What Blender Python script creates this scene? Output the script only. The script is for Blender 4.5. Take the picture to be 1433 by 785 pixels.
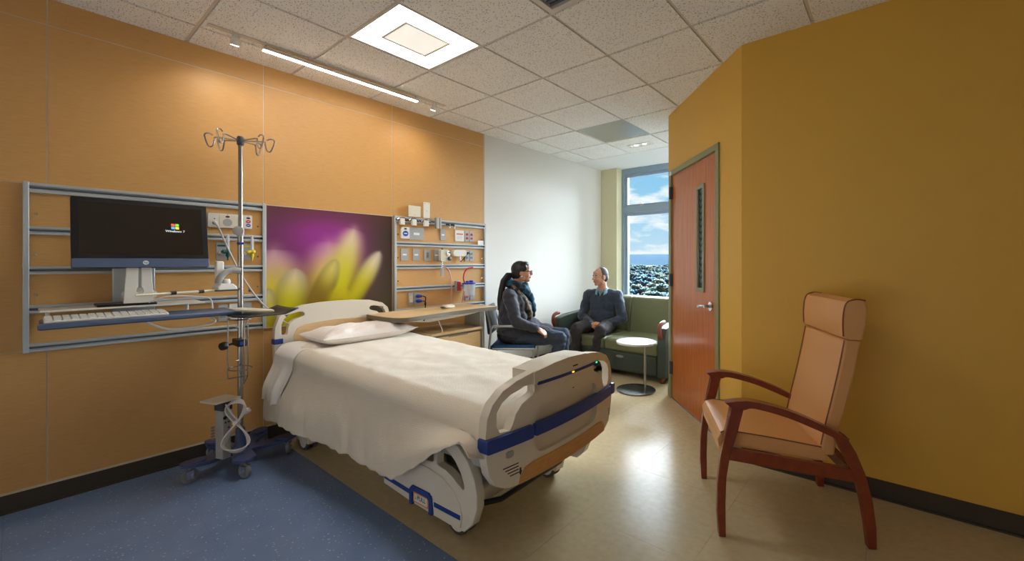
import bpy, bmesh, math, random
from mathutils import Vector, Matrix, noise
from mathutils.geometry import tessellate_polygon
random.seed(7)
for o in list(bpy.data.objects): bpy.data.objects.remove(o)
S = bpy.context.scene
COL = S.collection
R = math.radians
PI = math.pi

# ------------------------------------------------------------------ camera
FPX, CX, CY = 590.06, 810.5, 366.5          # focal length and principal point in pixels of 1433x785
cam_d = bpy.data.cameras.new('camera')
cam = bpy.data.objects.new('camera', cam_d); COL.objects.link(cam)
cam_d.sensor_fit = 'HORIZONTAL'; cam_d.sensor_width = 36
cam_d.lens = FPX*36/1433
cam_d.shift_x = (716.5-CX)/1433
cam_d.shift_y = (CY-392.5)/1433
cam_d.clip_end = 20000; cam_d.clip_start = .05
cam.location = (3.75, 0, 1.33)
cam.rotation_euler = (R(90), 0, R(36.83))
S.camera = cam

# ------------------------------------------------------------------ colour management
vs = S.view_settings
S.display_settings.display_device = 'sRGB'
vs.view_transform = 'Standard'; vs.look = 'None'; vs.gamma = 1.0; vs.use_curve_mapping = False
vs.exposure = 1.06

# ------------------------------------------------------------------ sky
SKY_STRENGTH = 0.52
SUN_POWER = 33.0
TROFFER = 9.8
FILL_POWER = 12.0
W = bpy.data.worlds.new('sky'); S.world = W; W.use_nodes = True
nt = W.node_tree; nt.nodes.clear()
N = nt.nodes.new; Lk = nt.links.new
out = N('ShaderNodeOutputWorld'); bg = N('ShaderNodeBackground'); Lk(bg.outputs[0], out.inputs[0])
tc = N('ShaderNodeTexCoord'); sep = N('ShaderNodeSeparateXYZ'); Lk(tc.outputs['Generated'], sep.inputs[0])
ramp = N('ShaderNodeValToRGB')
ramp.color_ramp.elements[0].position = 0.0; ramp.color_ramp.elements[0].color = (.62, .78, .88, 1)
ramp.color_ramp.elements[1].position = .35; ramp.color_ramp.elements[1].color = (.20, .48, .78, 1)
e = ramp.color_ramp.elements.new(.12); e.color = (.34, .66, .88, 1)
Lk(sep.outputs[2], ramp.inputs[0])
mp = N('ShaderNodeMapping'); mp.inputs['Scale'].default_value = (1, 1, 3.4); mp.inputs['Location'].default_value = (.3, .15, .12)
Lk(tc.outputs['Generated'], mp.inputs[0])
nz = N('ShaderNodeTexNoise'); nz.inputs['Scale'].default_value = 8.5; nz.inputs['Detail'].default_value = 7; nz.inputs['Roughness'].default_value = .58
Lk(mp.outputs[0], nz.inputs[0])
cr = N('ShaderNodeValToRGB'); cr.color_ramp.elements[0].position = .47; cr.color_ramp.elements[1].position = .60
Lk(nz.outputs[0], cr.inputs[0])
mx = N('ShaderNodeMixRGB'); mx.inputs[2].default_value = (.98, .98, .97, 1)
Lk(cr.outputs[0], mx.inputs[0]); Lk(ramp.outputs[0], mx.inputs[1]); Lk(mx.outputs[0], bg.inputs[0])
bg.inputs[1].default_value = SKY_STRENGTH

# hazy sun behind thin cloud, entering by the window
sd = bpy.data.lights.new('sun', 'SUN'); sd.energy = SUN_POWER; sd.angle = R(80); sd.color = (.82, .91, 1.0)
sun = bpy.data.objects.new('sun', sd); COL.objects.link(sun)
sun.rotation_euler = Vector((.18, -.93, -.36)).to_track_quat('-Z', 'Y').to_euler()

# added soft fill behind the camera; the rear wall has no opening
ad = bpy.data.lights.new('fill_light', 'AREA'); ad.shape = 'RECTANGLE'; ad.size = 2.6; ad.size_y = 2.1; ad.energy = FILL_POWER; ad.color = (1, .95, .88)
al = bpy.data.objects.new('fill_light', ad); COL.objects.link(al); al.location = (2.9, -2.12, 1.25); al.rotation_euler = (R(106), 0, 0)

# ------------------------------------------------------------------ materials
def lin(r, g, b):
    f = lambda c: (c/255/12.92) if c/255 <= .04045 else ((c/255+.055)/1.055)**2.4
    return (f(r), f(g), f(b), 1)
M = {}
def mat(name, col, rough=.5, metal=0, spec=.5, coat=0, alpha=1, trans=0, emit=None, estr=0, sheen=0, bump=None, sss=0, coat_rough=.05):
    m = bpy.data.materials.new(name); m.use_nodes = True
    b = m.node_tree.nodes['Principled BSDF']
    b.inputs['Base Color'].default_value = lin(*col)
    b.inputs['Roughness'].default_value = rough; b.inputs['Metallic'].default_value = metal
    b.inputs['Specular IOR Level'].default_value = spec
    b.inputs['Coat Weight'].default_value = coat; b.inputs['Coat Roughness'].default_value = coat_rough
    b.inputs['Alpha'].default_value = alpha; b.inputs['Transmission Weight'].default_value = trans
    b.inputs['Sheen Weight'].default_value = sheen
    if emit: b.inputs['Emission Color'].default_value = lin(*emit); b.inputs['Emission Strength'].default_value = estr
    if bump:                                       # (scale, strength, detail)
        n = m.node_tree.nodes.new('ShaderNodeTexNoise'); t = m.node_tree.nodes.new('ShaderNodeTexCoord')
        bp = m.node_tree.nodes.new('ShaderNodeBump')
        n.inputs['Scale'].default_value = bump[0]; n.inputs['Detail'].default_value = bump[2] if len(bump) > 2 else 3
        bp.inputs['Strength'].default_value = bump[1]; bp.inputs['Distance'].default_value = .01
        l = m.node_tree.links.new
        l(t.outputs['Object'], n.inputs[0]); l(n.outputs[0], bp.inputs['Height']); l(bp.outputs[0], b.inputs['Normal'])
    M[name] = m
    return m
def vary(m, col_a, col_b, scale, stretch=(1, 1, 1), lo=.35, hi=.65, detail=6, tex='noise', coords='Object'):
    """mix two colours with a stretched noise"""
    nt = m.node_tree; l = nt.links.new; b = nt.nodes['Principled BSDF']
    t = nt.nodes.new('ShaderNodeTexCoord'); mpg = nt.nodes.new('ShaderNodeMapping'); mpg.inputs['Scale'].default_value = stretch
    l(t.outputs[coords], mpg.inputs[0])
    n = nt.nodes.new('ShaderNodeTexNoise'); n.inputs['Scale'].default_value = scale; n.inputs['Detail'].default_value = detail
    l(mpg.outputs[0], n.inputs[0])
    r = nt.nodes.new('ShaderNodeValToRGB'); r.color_ramp.elements[0].position = lo; r.color_ramp.elements[1].position = hi
    r.color_ramp.elements[0].color = lin(*col_a); r.color_ramp.elements[1].color = lin(*col_b)
    l(n.outputs[0], r.inputs[0]); l(r.outputs[0], b.inputs['Base Color'])
    return r
def specks(m, col, scale, thr, randomness=1.0, stretch=(1, 1, 1)):
    """scatter small flecks over whatever feeds the base colour"""
    nt = m.node_tree; l = nt.links.new; b = nt.nodes['Principled BSDF']
    t = nt.nodes.new('ShaderNodeTexCoord'); mpg = nt.nodes.new('ShaderNodeMapping'); mpg.inputs['Scale'].default_value = stretch
    l(t.outputs['Object'], mpg.inputs[0])
    w = nt.nodes.new('ShaderNodeTexNoise'); w.inputs['Scale'].default_value = scale*1.3
    vm = nt.nodes.new('ShaderNodeMixRGB'); vm.blend_type = 'ADD'; vm.inputs[0].default_value = .012
    l(mpg.outputs[0], w.inputs[0]); l(mpg.outputs[0], vm.inputs[1]); l(w.outputs['Color'], vm.inputs[2])
    v = nt.nodes.new('ShaderNodeTexVoronoi'); v.inputs['Scale'].default_value = scale; v.inputs['Randomness'].default_value = randomness
    l(vm.outputs[0], v.inputs[0])
    r = nt.nodes.new('ShaderNodeValToRGB'); r.color_ramp.elements[0].position = thr; r.color_ramp.elements[1].position = thr+.08
    r.color_ramp.elements[0].color = (1, 1, 1, 1); r.color_ramp.elements[1].color = (0, 0, 0, 1)
    l(v.outputs['Distance'], r.inputs[0])
    mixn = nt.nodes.new('ShaderNodeMixRGB'); l(r.outputs[0], mixn.inputs[0]); mixn.inputs[2].default_value = lin(*col)
    if b.inputs['Base Color'].is_linked: l(b.inputs['Base Color'].links[0].from_socket, mixn.inputs[1])
    else: mixn.inputs[1].default_value = b.inputs['Base Color'].default_value
    l(mixn.outputs[0], b.inputs['Base Color'])
def wood(name, a, b_, rough, scale, stretch, coat=0, lo=.3, hi=.7):
    m = mat(name, a, rough, coat=coat); vary(m, a, b_, scale, stretch, lo, hi); return m

wood('maple_panel', (201, 149, 84), (211, 163, 99), .46, 3.0, (1, 5, 60), coat=0, lo=.2, hi=.8)
wood('door_wood', (178, 92, 34), (200, 118, 48), .34, 3.5, (22, 22, .8), coat=.15)
wood('chair_wood', (118, 44, 20), (136, 56, 28), .3, 4, (5, 5, 5), coat=.4)
wood('pale_wood', (214, 178, 126), (224, 190, 140), .4, 4, (3, 3, 24))
wood('foot_wood', (196, 138, 74), (210, 156, 92), .4, 5, (4, 3, 30))
mat('white_wall', (226, 221, 211), .6); mat('cream_wall', (222, 214, 176), .6)
mat('yellow_wall', (222, 174, 68), .5); mat('rear_wall', (232, 226, 212), .7)
mat('baseboard', (62, 54, 42), .5)
mat('ceiling_plain', (232, 230, 224), .75)
m = mat('ceiling_tile', (246, 243, 238), .85, bump=(120, .25)); specks(m, (158, 146, 130), 62, .20, stretch=(1, 1.6, 1))
mat('grid_metal', (214, 206, 194), .45)
mat('void', (40, 40, 40), .9)
m = mat('floor_beige', (204, 188, 154), .23, spec=.05); vary(m, (195, 177, 140), (205, 188, 152), 26, lo=.3, hi=.7)
m = mat('floor_blue', (112, 128, 158), .28, spec=.4); vary(m, (110, 133, 172), (120, 143, 180), 5, lo=.3, hi=.7); specks(m, (196, 204, 214), 42, .10)
mat('aluminium', (176, 180, 180), .35, metal=.55); mat('rail_metal', (184, 190, 192), .38, metal=.15)
mat('chrome', (214, 214, 216), .14, metal=1); mat('steel', (170, 168, 164), .26, metal=1)
mat('dark_groove', (92, 95, 100), .6); mat('seam_strip', (206, 190, 166), .4)
mat('white_plastic', (226, 222, 212), .38); mat('bed_plastic', (222, 212, 194), .36, coat=.1)
mat('grey_plastic', (166, 166, 162), .4); mat('cream_plastic', (222, 214, 192), .4)
mat('mid_grey', (128, 130, 134), .45); mat('dark_grey', (62, 64, 70), .5)
mat('black', (20, 20, 22), .4); mat('black_gloss', (10, 10, 12), .12)
mat('bed_blue', (30, 62, 140), .4); mat('navy_base', (66, 80, 122), .36)
mat('slate_blue', (84, 98, 126), .4)
mat('blanket', (228, 216, 196), .95, sheen=.25, bump=(260, .35, 2)); mat('sheet', (242, 237, 230), .9, bump=(9, .25, 3))
mat('pillow', (240, 230, 222), .9, bump=(14, .5, 4))
mat('mattress', (214, 206, 192), .8)
mat('leather_tan', (224, 166, 106), .42, bump=(180, .12)); mat('piping_brown', (134, 80, 44), .5)
mat('sofa_green', (116, 119, 84), .45, bump=(160, .1)); mat('sofa_dark', (62, 72, 62), .5)
mat('seat_blue', (40, 90, 140), .8)
mat('frame_olive', (142, 142, 104), .45); mat('window_metal', (150, 168, 186), .35, metal=.2)
mat('red', (196, 32, 34), .45); mat('yellow', (224, 200, 30), .4); mat('green_dark', (16, 88, 84), .4)
mat('blue_plug', (40, 60, 180), .4); mat('orange', (232, 142, 34), .45); mat('disc_blue', (28, 78, 172), .4)
mat('ink', (40, 42, 50), .6); mat('white_ink', (235, 235, 235), .5); mat('red_ink', (206, 60, 40), .6)
mat('led_orange', (255, 150, 20), .4, emit=(255, 150, 20), estr=2); mat('led_green', (40, 220, 130), .4, emit=(40, 220, 130), estr=1.5)
mat('screen', (44, 36, 28), .10, spec=.45); mat('logo_red', (220, 84, 44), .4, emit=(220, 84, 44), estr=.6); mat('logo_green', (110, 190, 60), .4, emit=(110, 190, 60), estr=.6)
mat('logo_blue', (70, 150, 220), .4, emit=(70, 150, 220), estr=.6); mat('logo_yellow', (240, 200, 50), .4, emit=(240, 200, 50), estr=.6); mat('logo_white', (225, 225, 235), .4, emit=(225, 225, 235), estr=.5)
mat('clear_plastic', (240, 244, 248), .12, alpha=.42); mat('pink_tube', (228, 176, 172), .3, trans=.2)
mat('cord_white', (214, 208, 204), .5); mat('cord_grey', (188, 184, 182), .5)
mat('rubber', (70, 72, 76), .7); mat('wheel_grey', (120, 124, 124), .5)
mat('table_white', (232, 234, 238), .25); mat('table_edge', (110, 98, 82), .45)
mat('glow_panel', (255, 255, 255), .5, emit=(252, 251, 250), estr=TROFFER); mat('glow_edge', (255, 255, 255), .5, emit=(255, 252, 246), estr=TROFFER*1.0)
mat('diffuser', (226, 224, 216), .5, emit=(250, 246, 236), estr=.35)
mat('glow_bar', (255, 255, 255), .5, emit=(255, 246, 232), estr=20); mat('glow_spot', (255, 255, 255), .5, emit=(255, 244, 226), estr=10)
mat('skin_f', (196, 140, 112), .5); mat('skin_m', (204, 148, 120), .48)
mat('hair_black', (20, 18, 22), .45, bump=(60, .4)); mat('hair_grey', (74, 68, 66), .6, bump=(120, .5))
mat('cardigan', (48, 50, 62), .9, sheen=.3, bump=(16, .5, 4)); mat('tunic', (42, 38, 50), .85, bump=(13, .5, 4)); mat('denim', (52, 63, 82), .85, bump=(20, .5, 4))
mat('sweater', (48, 58, 75), .9, sheen=.3, bump=(14, .55, 4)); mat('trousers', (56, 50, 52), .85, bump=(13, .5, 4)); mat('shirt', (112, 148, 160), .8)
mat('shoe', (30, 28, 30), .4); mat('lip', (168, 96, 88), .5); mat('eye_white', (230, 226, 220), .3)
m = mat('scarf', (24, 96, 124), .9, bump=(22, .6, 4)); vary(m, (16, 26, 38), (24, 88, 116), 14, lo=.42, hi=.58)
m = mat('scarf_pattern', (60, 60, 50), .9, bump=(22, .6, 4)); vary(m, (22, 26, 34), (120, 104, 84), 22, lo=.42, hi=.6)
m = mat('perforated', (178, 178, 172), .3, metal=.5); specks(m, (110, 110, 108), 90, .2, randomness=0)
m = mat('vent_dark', (74, 72, 72), .5, metal=.3); specks(m, (18, 18, 18), 120, .3, randomness=0)
for nm, ca, cb in (('tree_a', (20, 30, 32), (34, 44, 40)), ('tree_b', (16, 28, 36), (28, 42, 48)), ('tree_c', (26, 32, 30), (44, 49, 42)), ('canopy', (18, 28, 32), (34, 43, 42))):
    m = mat(nm, ca, .95, spec=.05); vary(m, ca, cb, 5 if nm != 'canopy' else .09, lo=.38, hi=.66, detail=8)
    pb = m.node_tree.nodes['Principled BSDF']; pb.inputs['Subsurface Weight'].default_value = 1.0; pb.inputs['Subsurface Radius'].default_value = (1, 1, 1); pb.inputs['Subsurface Scale'].default_value = 6.0
mat('land', (52, 60, 58), .95, spec=0); mat('hill', (66, 84, 98), .95, spec=0); mat('roof_grey', (120, 126, 132), .7)  # bluish distance haze is mixed into the base colour of the hills
# window glass and clear covers: a thin pane, mostly see-through
def glass(name, tint, refl):
    m = bpy.data.materials.new(name); m.use_nodes = True; nt = m.node_tree; nt.nodes.clear()
    o = nt.nodes.new('ShaderNodeOutputMaterial'); t = nt.nodes.new('ShaderNodeBsdfTransparent'); g = nt.nodes.new('ShaderNodeBsdfGlossy')
    t.inputs[0].default_value = tint; g.inputs['Roughness'].default_value = .02
    f = nt.nodes.new('ShaderNodeFresnel'); f.inputs[0].default_value = refl
    mxs = nt.nodes.new('ShaderNodeMixShader'); l = nt.links.new
    l(f.outputs[0], mxs.inputs[0]); l(t.outputs[0], mxs.inputs[1]); l(g.outputs[0], mxs.inputs[2]); l(mxs.outputs[0], o.inputs[0])
    M[name] = m
glass('window_glass', (.94, .97, .98, 1), 1.3)
glass('lens_glass', (.9, .92, .95, 1), 1.04)

# ------------------------------------------------------------------ mesh helpers
class MB:
    def __init__(s): s.v = []; s.f = []
    def add(s, v, f):
        n = len(s.v); s.v += [tuple(p) for p in v]; s.f += [tuple(i+n for i in q) for q in f]; return s
    def bx(s, x0, x1, y0, y1, z0, z1):
        v = [(x, y, z) for x in (x0, x1) for y in (y0, y1) for z in (z0, z1)]
        return s.add(v, [(0, 1, 3, 2), (4, 6, 7, 5), (0, 4, 5, 1), (2, 3, 7, 6), (0, 2, 6, 4), (1, 5, 7, 3)])
    def box(s, c, d, rot=None):
        v = [Vector((x*d[0]/2, y*d[1]/2, z*d[2]/2)) for x in (-1, 1) for y in (-1, 1) for z in (-1, 1)]
        if rot is not None: v = [rot @ p for p in v]
        return s.add([p+Vector(c) for p in v], [(0, 1, 3, 2), (4, 6, 7, 5), (0, 4, 5, 1), (2, 3, 7, 6), (0, 2, 6, 4), (1, 5, 7, 3)])
    def cyl(s, p0, p1, r0, r1=None, n=16):
        r1 = r0 if r1 is None else r1
        p0 = Vector(p0); p1 = Vector(p1); q = (p1-p0).to_track_quat('Z', 'Y')
        v = [p0+q @ Vector((r0*math.cos(2*PI*k/n), r0*math.sin(2*PI*k/n), 0)) for k in range(n)]
        v += [p1+q @ Vector((r1*math.cos(2*PI*k/n), r1*math.sin(2*PI*k/n), 0)) for k in range(n)]
        return s.add(v, [(k, (k+1) % n, n+(k+1) % n, n+k) for k in range(n)]+[tuple(range(n))[::-1], tuple(range(n, 2*n))])
    def tube(s, path, r, n=8, closed=False):
        P = [Vector(p) for p in path]; m = len(P)
        rr = r if isinstance(r, (list, tuple)) else [r]*m
        T = []
        for i in range(m):
            a = P[(i-1) % m] if (closed or i) else P[i]; b = P[(i+1) % m] if (closed or i < m-1) else P[i]
            T.append((b-a).normalized())
        q = T[0].to_track_quat('Z', 'Y'); X = q @ Vector((1, 0, 0)); v = []
        for i in range(m):
            X = (X-T[i]*X.dot(T[i])).normalized(); Y = T[i].cross(X)
            v += [P[i]+(X*math.cos(2*PI*k/n)+Y*math.sin(2*PI*k/n))*rr[i] for k in range(n)]
        f = [(i*n+k, i*n+(k+1) % n, (i+1)*n+(k+1) % n, (i+1)*n+k) for i in range(m-1) for k in range(n)]
        if closed: f += [((m-1)*n+k, (m-1)*n+(k+1) % n, (k+1) % n, k) for k in range(n)]
        else: f += [tuple(range(n))[::-1], tuple(range((m-1)*n, m*n))]
        return s.add(v, f)
    def lathe(s, prof, c=(0, 0, 0), n=24, axis=(0, 0, 1), sy=1):
        q = Vector(axis).to_track_quat('Z', 'Y'); c = Vector(c); m = len(prof); v = []
        for r, z in prof: v += [c+q @ Vector((r*math.cos(2*PI*k/n), r*sy*math.sin(2*PI*k/n), z)) for k in range(n)]
        f = [(i*n+k, i*n+(k+1) % n, (i+1)*n+(k+1) % n, (i+1)*n+k) for i in range(m-1) for k in range(n)]
        f += [tuple(range(n))[::-1], tuple(range((m-1)*n, m*n))]
        return s.add(v, f)
    def ell(s, c, r, n=16, m=10, rot=None):
        c = Vector(c); v = [Vector((0, 0, -r[2]))]; f = []
        for i in range(1, m):
            t = -PI/2+PI*i/m
            v += [Vector((r[0]*math.cos(t)*math.cos(2*PI*k/n), r[1]*math.cos(t)*math.sin(2*PI*k/n), r[2]*math.sin(t))) for k in range(n)]
        v.append(Vector((0, 0, r[2])))
        f += [(0, 1+(k+1) % n, 1+k) for k in range(n)]
        f += [(1+i*n+k, 1+i*n+(k+1) % n, 1+(i+1)*n+(k+1) % n, 1+(i+1)*n+k) for i in range(m-2) for k in range(n)]
        t = len(v)-1; b = 1+(m-2)*n
        f += [(b+k, b+(k+1) % n, t) for k in range(n)]
        if rot is not None: v = [rot @ p for p in v]
        return s.add([p+c for p in v], f)
    def cap(s, p0, p1, r0, r1, n=14):
        s.ell(p0, (r0, r0, r0), n, 8); s.ell(p1, (r1, r1, r1), n, 8)
        return s.cyl(p0, p1, r0, r1, n)
    def prism(s, outer, h0, h1, mp=lambda a, b, h: (a, b, h), holes=()):
        loops = [list(outer)]+[list(h) for h in holes]
        pts = [p for l in loops for p in l]; n = len(pts)
        tri = tessellate_polygon([[Vector((p[0], p[1], 0)) for p in l] for l in loops])
        v = [mp(a, b, h0) for a, b in pts]+[mp(a, b, h1) for a, b in pts]
        f = []
        for t in tri:
            a, b, c = [Vector((*pts[i], 0)) for i in t]
            t = t if (b-a).cross(c-a).z > 0 else t[::-1]
            f += [tuple(t)[::-1], tuple(i+n for i in t)]
        k = 0
        for l in loops:
            m = len(l)
            for i in range(m): f.append((k+i, k+(i+1) % m, n+k+(i+1) % m, n+k+i))
            k += m
        return s.add(v, f)
    def grid(s, fn, nu, nv, closed_u=False):
        v = [fn(i/nu, j/nv) for j in range(nv+1) for i in range(nu+(0 if closed_u else 1))]
        w = nu if closed_u else nu+1
        f = [(j*w+i, j*w+(i+1) % w, (j+1)*w+(i+1) % w, (j+1)*w+i) for j in range(nv) for i in range(nu)]
        return s.add(v, f)
    def mesh(s, name, smooth=40):
        me = bpy.data.meshes.new(name); me.from_pydata(s.v, [], s.f); me.validate()
        bm = bmesh.new(); bm.from_mesh(me); bmesh.ops.recalc_face_normals(bm, faces=bm.faces); bm.to_mesh(me); bm.free()
        if smooth:
            me.polygons.foreach_set('use_smooth', [True]*len(me.polygons)); me.set_sharp_from_angle(angle=R(smooth))
        return me
    def build(s, name, m, parent=None, smooth=40, bevel=0, seg=2, sub=0, cuts=None, bend=None, solid=0, angle=40):
        me = s.mesh(name, smooth)
        if cuts:
            bm = bmesh.new(); bm.from_mesh(me)
            for co, no in cuts: bmesh.ops.bisect_plane(bm, geom=bm.verts[:]+bm.edges[:]+bm.faces[:], plane_co=co, plane_no=no)
            bm.to_mesh(me); bm.free()
        if bend:
            for v in me.vertices: v.co = bend(v.co)
        o = bpy.data.objects.new(name, me); COL.objects.link(o)
        me.materials.append(M[m] if isinstance(m, str) else m)
        if parent: o.parent = parent
        if solid: d = o.modifiers.new('solid', 'SOLIDIFY'); d.thickness = solid; d.offset = -1
        if bevel: d = o.modifiers.new('bevel', 'BEVEL'); d.width = bevel; d.segments = seg; d.limit_method = 'ANGLE'; d.angle_limit = R(angle); d.harden_normals = False
        if sub: d = o.modifiers.new('sub', 'SUBSURF'); d.levels = sub; d.render_levels = sub
        return o
def B(*a): return MB().bx(*a)
def tag(o, label=None, cat=None, group=None, kind=None):
    if label: o['label'] = label
    if cat: o['category'] = cat
    if group: o['group'] = group
    if kind: o['kind'] = kind
    return o
def thing(name, label, cat, loc=(0, 0, 0), rotz=0, group=None):
    o = bpy.data.objects.new(name, None); COL.objects.link(o); o.empty_display_size = .1
    o.location = loc; o.rotation_euler = (0, 0, rotz)
    return tag(o, label, cat, group)
def copy_tree(o, parent=None):
    c = o.copy(); COL.objects.link(c)
    if parent: c.parent = parent
    for ch in list(o.children): copy_tree(ch, c)
    return c
def text(body, size, m, parent, origin, xdir, ydir, name='lettering', depth=.0006, align='CENTER'):
    cu = bpy.data.curves.new(name, 'FONT'); cu.body = body; cu.size = size; cu.align_x = align; cu.align_y = 'CENTER'; cu.extrude = depth
    t = bpy.data.objects.new('tmp_text', cu); COL.objects.link(t)
    me = bpy.data.meshes.new_from_object(t.evaluated_get(bpy.context.evaluated_depsgraph_get()))
    bpy.data.objects.remove(t); bpy.data.curves.remove(cu)
    x = Vector(xdir).normalized(); y = Vector(ydir).normalized(); z = x.cross(y)
    mt = Matrix((x, y, z)).transposed()
    for v in me.vertices: v.co = mt @ v.co+Vector(origin)
    me.materials.clear(); me.materials.append(M[m])
    o = bpy.data.objects.new(name, me); COL.objects.link(o); o.parent = parent
    return o
def arc(c, r, a0, a1, n):
    return [(c[0]+r*math.cos(R(a0+(a1-a0)*k/n)), c[1]+r*math.sin(R(a0+(a1-a0)*k/n))) for k in range(n+1)]
def rrect(a0, a1, b0, b1, r, n=4):
    return arc((a1-r, b0+r), r, -90, 0, n)+arc((a1-r, b1-r), r, 0, 90, n)+arc((a0+r, b1-r), r, 90, 180, n)+arc((a0+r, b0+r), r, 180, 270, n)
def spline(pts, n=8):
    P = [Vector(p) for p in pts]; o = []
    for i in range(len(P)-1):
        a = P[max(i-1, 0)]; b = P[i]; c = P[i+1]; d = P[min(i+2, len(P)-1)]
        for k in range(n):
            t = k/n
            o.append(.5*((2*b)+(c-a)*t+(2*a-5*b+4*c-d)*t*t+(3*b-a-3*c+d)*t**3))
    return o+[P[-1]]
def lerp_tab(x, tab):
    if x <= tab[0][0]: return tab[0][1]
    for (a, b), (c, d) in zip(tab, tab[1:]):
        if x <= c: return b+(d-b)*(x-a)/(c-a)
    return tab[-1][1]

# ================================================================== SETTING
H = 2.791
YB = 2.92; XCOR = 2.926              # brown wall plane and its corner
XA, YA = 1.94, 3.906                 # far corner of the angled door wall
YW = 5.607                           # window wall
X1, Y0 = 5.4, -2.2                   # unseen right and rear walls

def struct(name, mb, m, parent=None, **k):
    o = mb.build(name, m, parent, **k)
    if not parent: o['kind'] = 'structure'
    return o

# ---- left wall: wood cladding, then white plaster
wl = struct('wall_left', B(-.16, -.014, Y0, YW+.3, 0, H+.1), 'white_wall')
cols = [(Y0, -.995), (-.989, .10), (.106, 1.097), (1.103, 2.097), (2.103, 3.19)]
rows = [(.112, .845), (.845+.006, 1.752), (1.758, 2.637), (2.643, H)]
for y0, y1 in cols:
    for z0, z1 in rows:
        B(-.014, 0, y0, y1, z0, z1).build('wood_panel', 'maple_panel', wl)
for y in (-.992, .103, 1.10, 2.10): B(-.0135, -.002, y-.004, y+.004, .112, H).build('seam_strip', 'seam_strip', wl)
for z in (.848, 1.755, 2.64): B(-.0135, -.0022, Y0, 3.19, z-.004, z+.004).build('seam_strip', 'seam_strip', wl)
B(-.014, .002, 3.19, 3.205, .112, H).build('edge_trim', 'seam_strip', wl)
B(-.0139, .003, Y0, 3.19, .1, .112).build('edge_trim', 'seam_strip', wl)
struct('baseboard_left', B(-.014, -.004, Y0, 3.2, 0, .1).bx(-.004, .01, Y0, 3.2, 0, .012), 'baseboard')
struct('baseboard_alcove', B(-.014, -.002, 3.2, YW, 0, .1), 'baseboard')

# ---- window wall: pier, recessed window, sill wall
XO = .281
wb = struct('wall_window', MB().bx(-.16, XO, YW, YW+.3, 0, H+.1).bx(XO, 2.1, YW, YW+.3, 0, .70), 'cream_wall')
B(XO, 2.0, YW-.02, YW+.15, .70, .72).build('sill', 'ceiling_plain', wb)
win = thing('window_1', None, None); win['kind'] = 'structure'
WY = YW+.145
B(XO, 2.0, WY, WY+.12, 2.70, H+.09).build('frame_head', 'window_metal', win, bevel=.004)
B(XO, XO+.05, WY, WY+.12, .72, 2.70).build('frame_jamb', 'window_metal', win, bevel=.004)
B(1.95, 2.0, WY, WY+.12, .72, 2.70).build('frame_jamb', 'window_metal', win, bevel=.004)
B(XO+.05, 1.95, WY, WY+.12, .72, .76).build('frame_sill', 'window_metal', win, bevel=.004)
B(XO+.05, 1.95, WY-.01, WY+.12, 2.10, 2.19).build('transom', 'window_metal', win, bevel=.004)
def sash(x0, x1, z0, z1, w):
    s = MB().bx(x0, x1, WY+.03, WY+.09, z1-w, z1).bx(x0, x1, WY+.03, WY+.09, z0, z0+w).bx(x0, x0+w, WY+.03, WY+.09, z0+w, z1-w).bx(x1-w, x1, WY+.03, WY+.09, z0+w, z1-w)
    f = s.build('sash', 'window_metal', win, bevel=.003)
    B(x0+w, x1-w, WY+.055, WY+.061, z0+w, z1-w).build('pane', 'window_glass', f)
sash(XO+.05, 1.12, 2.19, 2.70, .04); sash(1.12, 1.95, 2.19, 2.70, .04)
sash(XO+.05, 1.12, .76, 2.10, .045); sash(1.12, 1.95, .76, 2.10, .045)
MB().bx(.60, .66, WY+.02, WY+.05, 2.20, 2.225).cyl((.63, WY+.03, 2.21), (.63, WY-.005, 2.245), .008, n=8).build('latch', 'aluminium', win)

# ---- alcove side wall, angled door wall, brown wall, unseen walls
struct('wall_alcove', B(XA, XA+.12, YA+.06, YW+.3, 0, H+.1), 'white_wall')
LW = math.hypot(XCOR-XA, YB-YA)
td = Vector((XA-XCOR, YA-YB, 0)).normalized(); nd = Vector((-td.y, td.x, 0))      # along the wall, out to the room
if nd.dot(Vector((-1, -1, 0))) < 0: nd = -nd
def dmap(t, z, d): return tuple(Vector((XCOR, YB, 0))+td*t+nd*d+Vector((0, 0, z)))
DT0, DT1, DH = .308, 1.356, 2.222         # frame outer edges and head
wdoor = MB()
for t0, t1, z0, z1 in ((0, DT0+.03, 0, H+.1), (DT1-.03, LW, 0, H+.1), (DT0+.03, DT1-.03, DH-.03, H+.1)):
    wdoor.prism([(t0, z0), (t1, z0), (t1, z1), (t0, z1)], -.12, 0, dmap)
struct('wall_door', wdoor, 'yellow_wall')
struct('wall_right', B(XCOR, X1, YB, YB+.12, 0, H+.1), 'yellow_wall')
struct('wall_end', B(X1, X1+.1, Y0, YB+.12, 0, H+.1), 'rear_wall')
struct('wall_rear', B(-.16, X1+.1, Y0-.1, Y0, 0, H+.1), 'rear_wall')
struct('baseboard_right', B(XCOR+.001, X1, YB-.008, YB, 0, .102).bx(XCOR+.001, X1, YB-.02, YB-.008, 0, .01), 'baseboard')
bd = MB()
for t0, t1 in ((.008, DT0), (DT1, LW)): bd.prism([(t0, 0), (t1, 0), (t1, .102), (t0, .102)], 0, .006, dmap)
struct('baseboard_door', bd, 'frame_olive')
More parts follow.
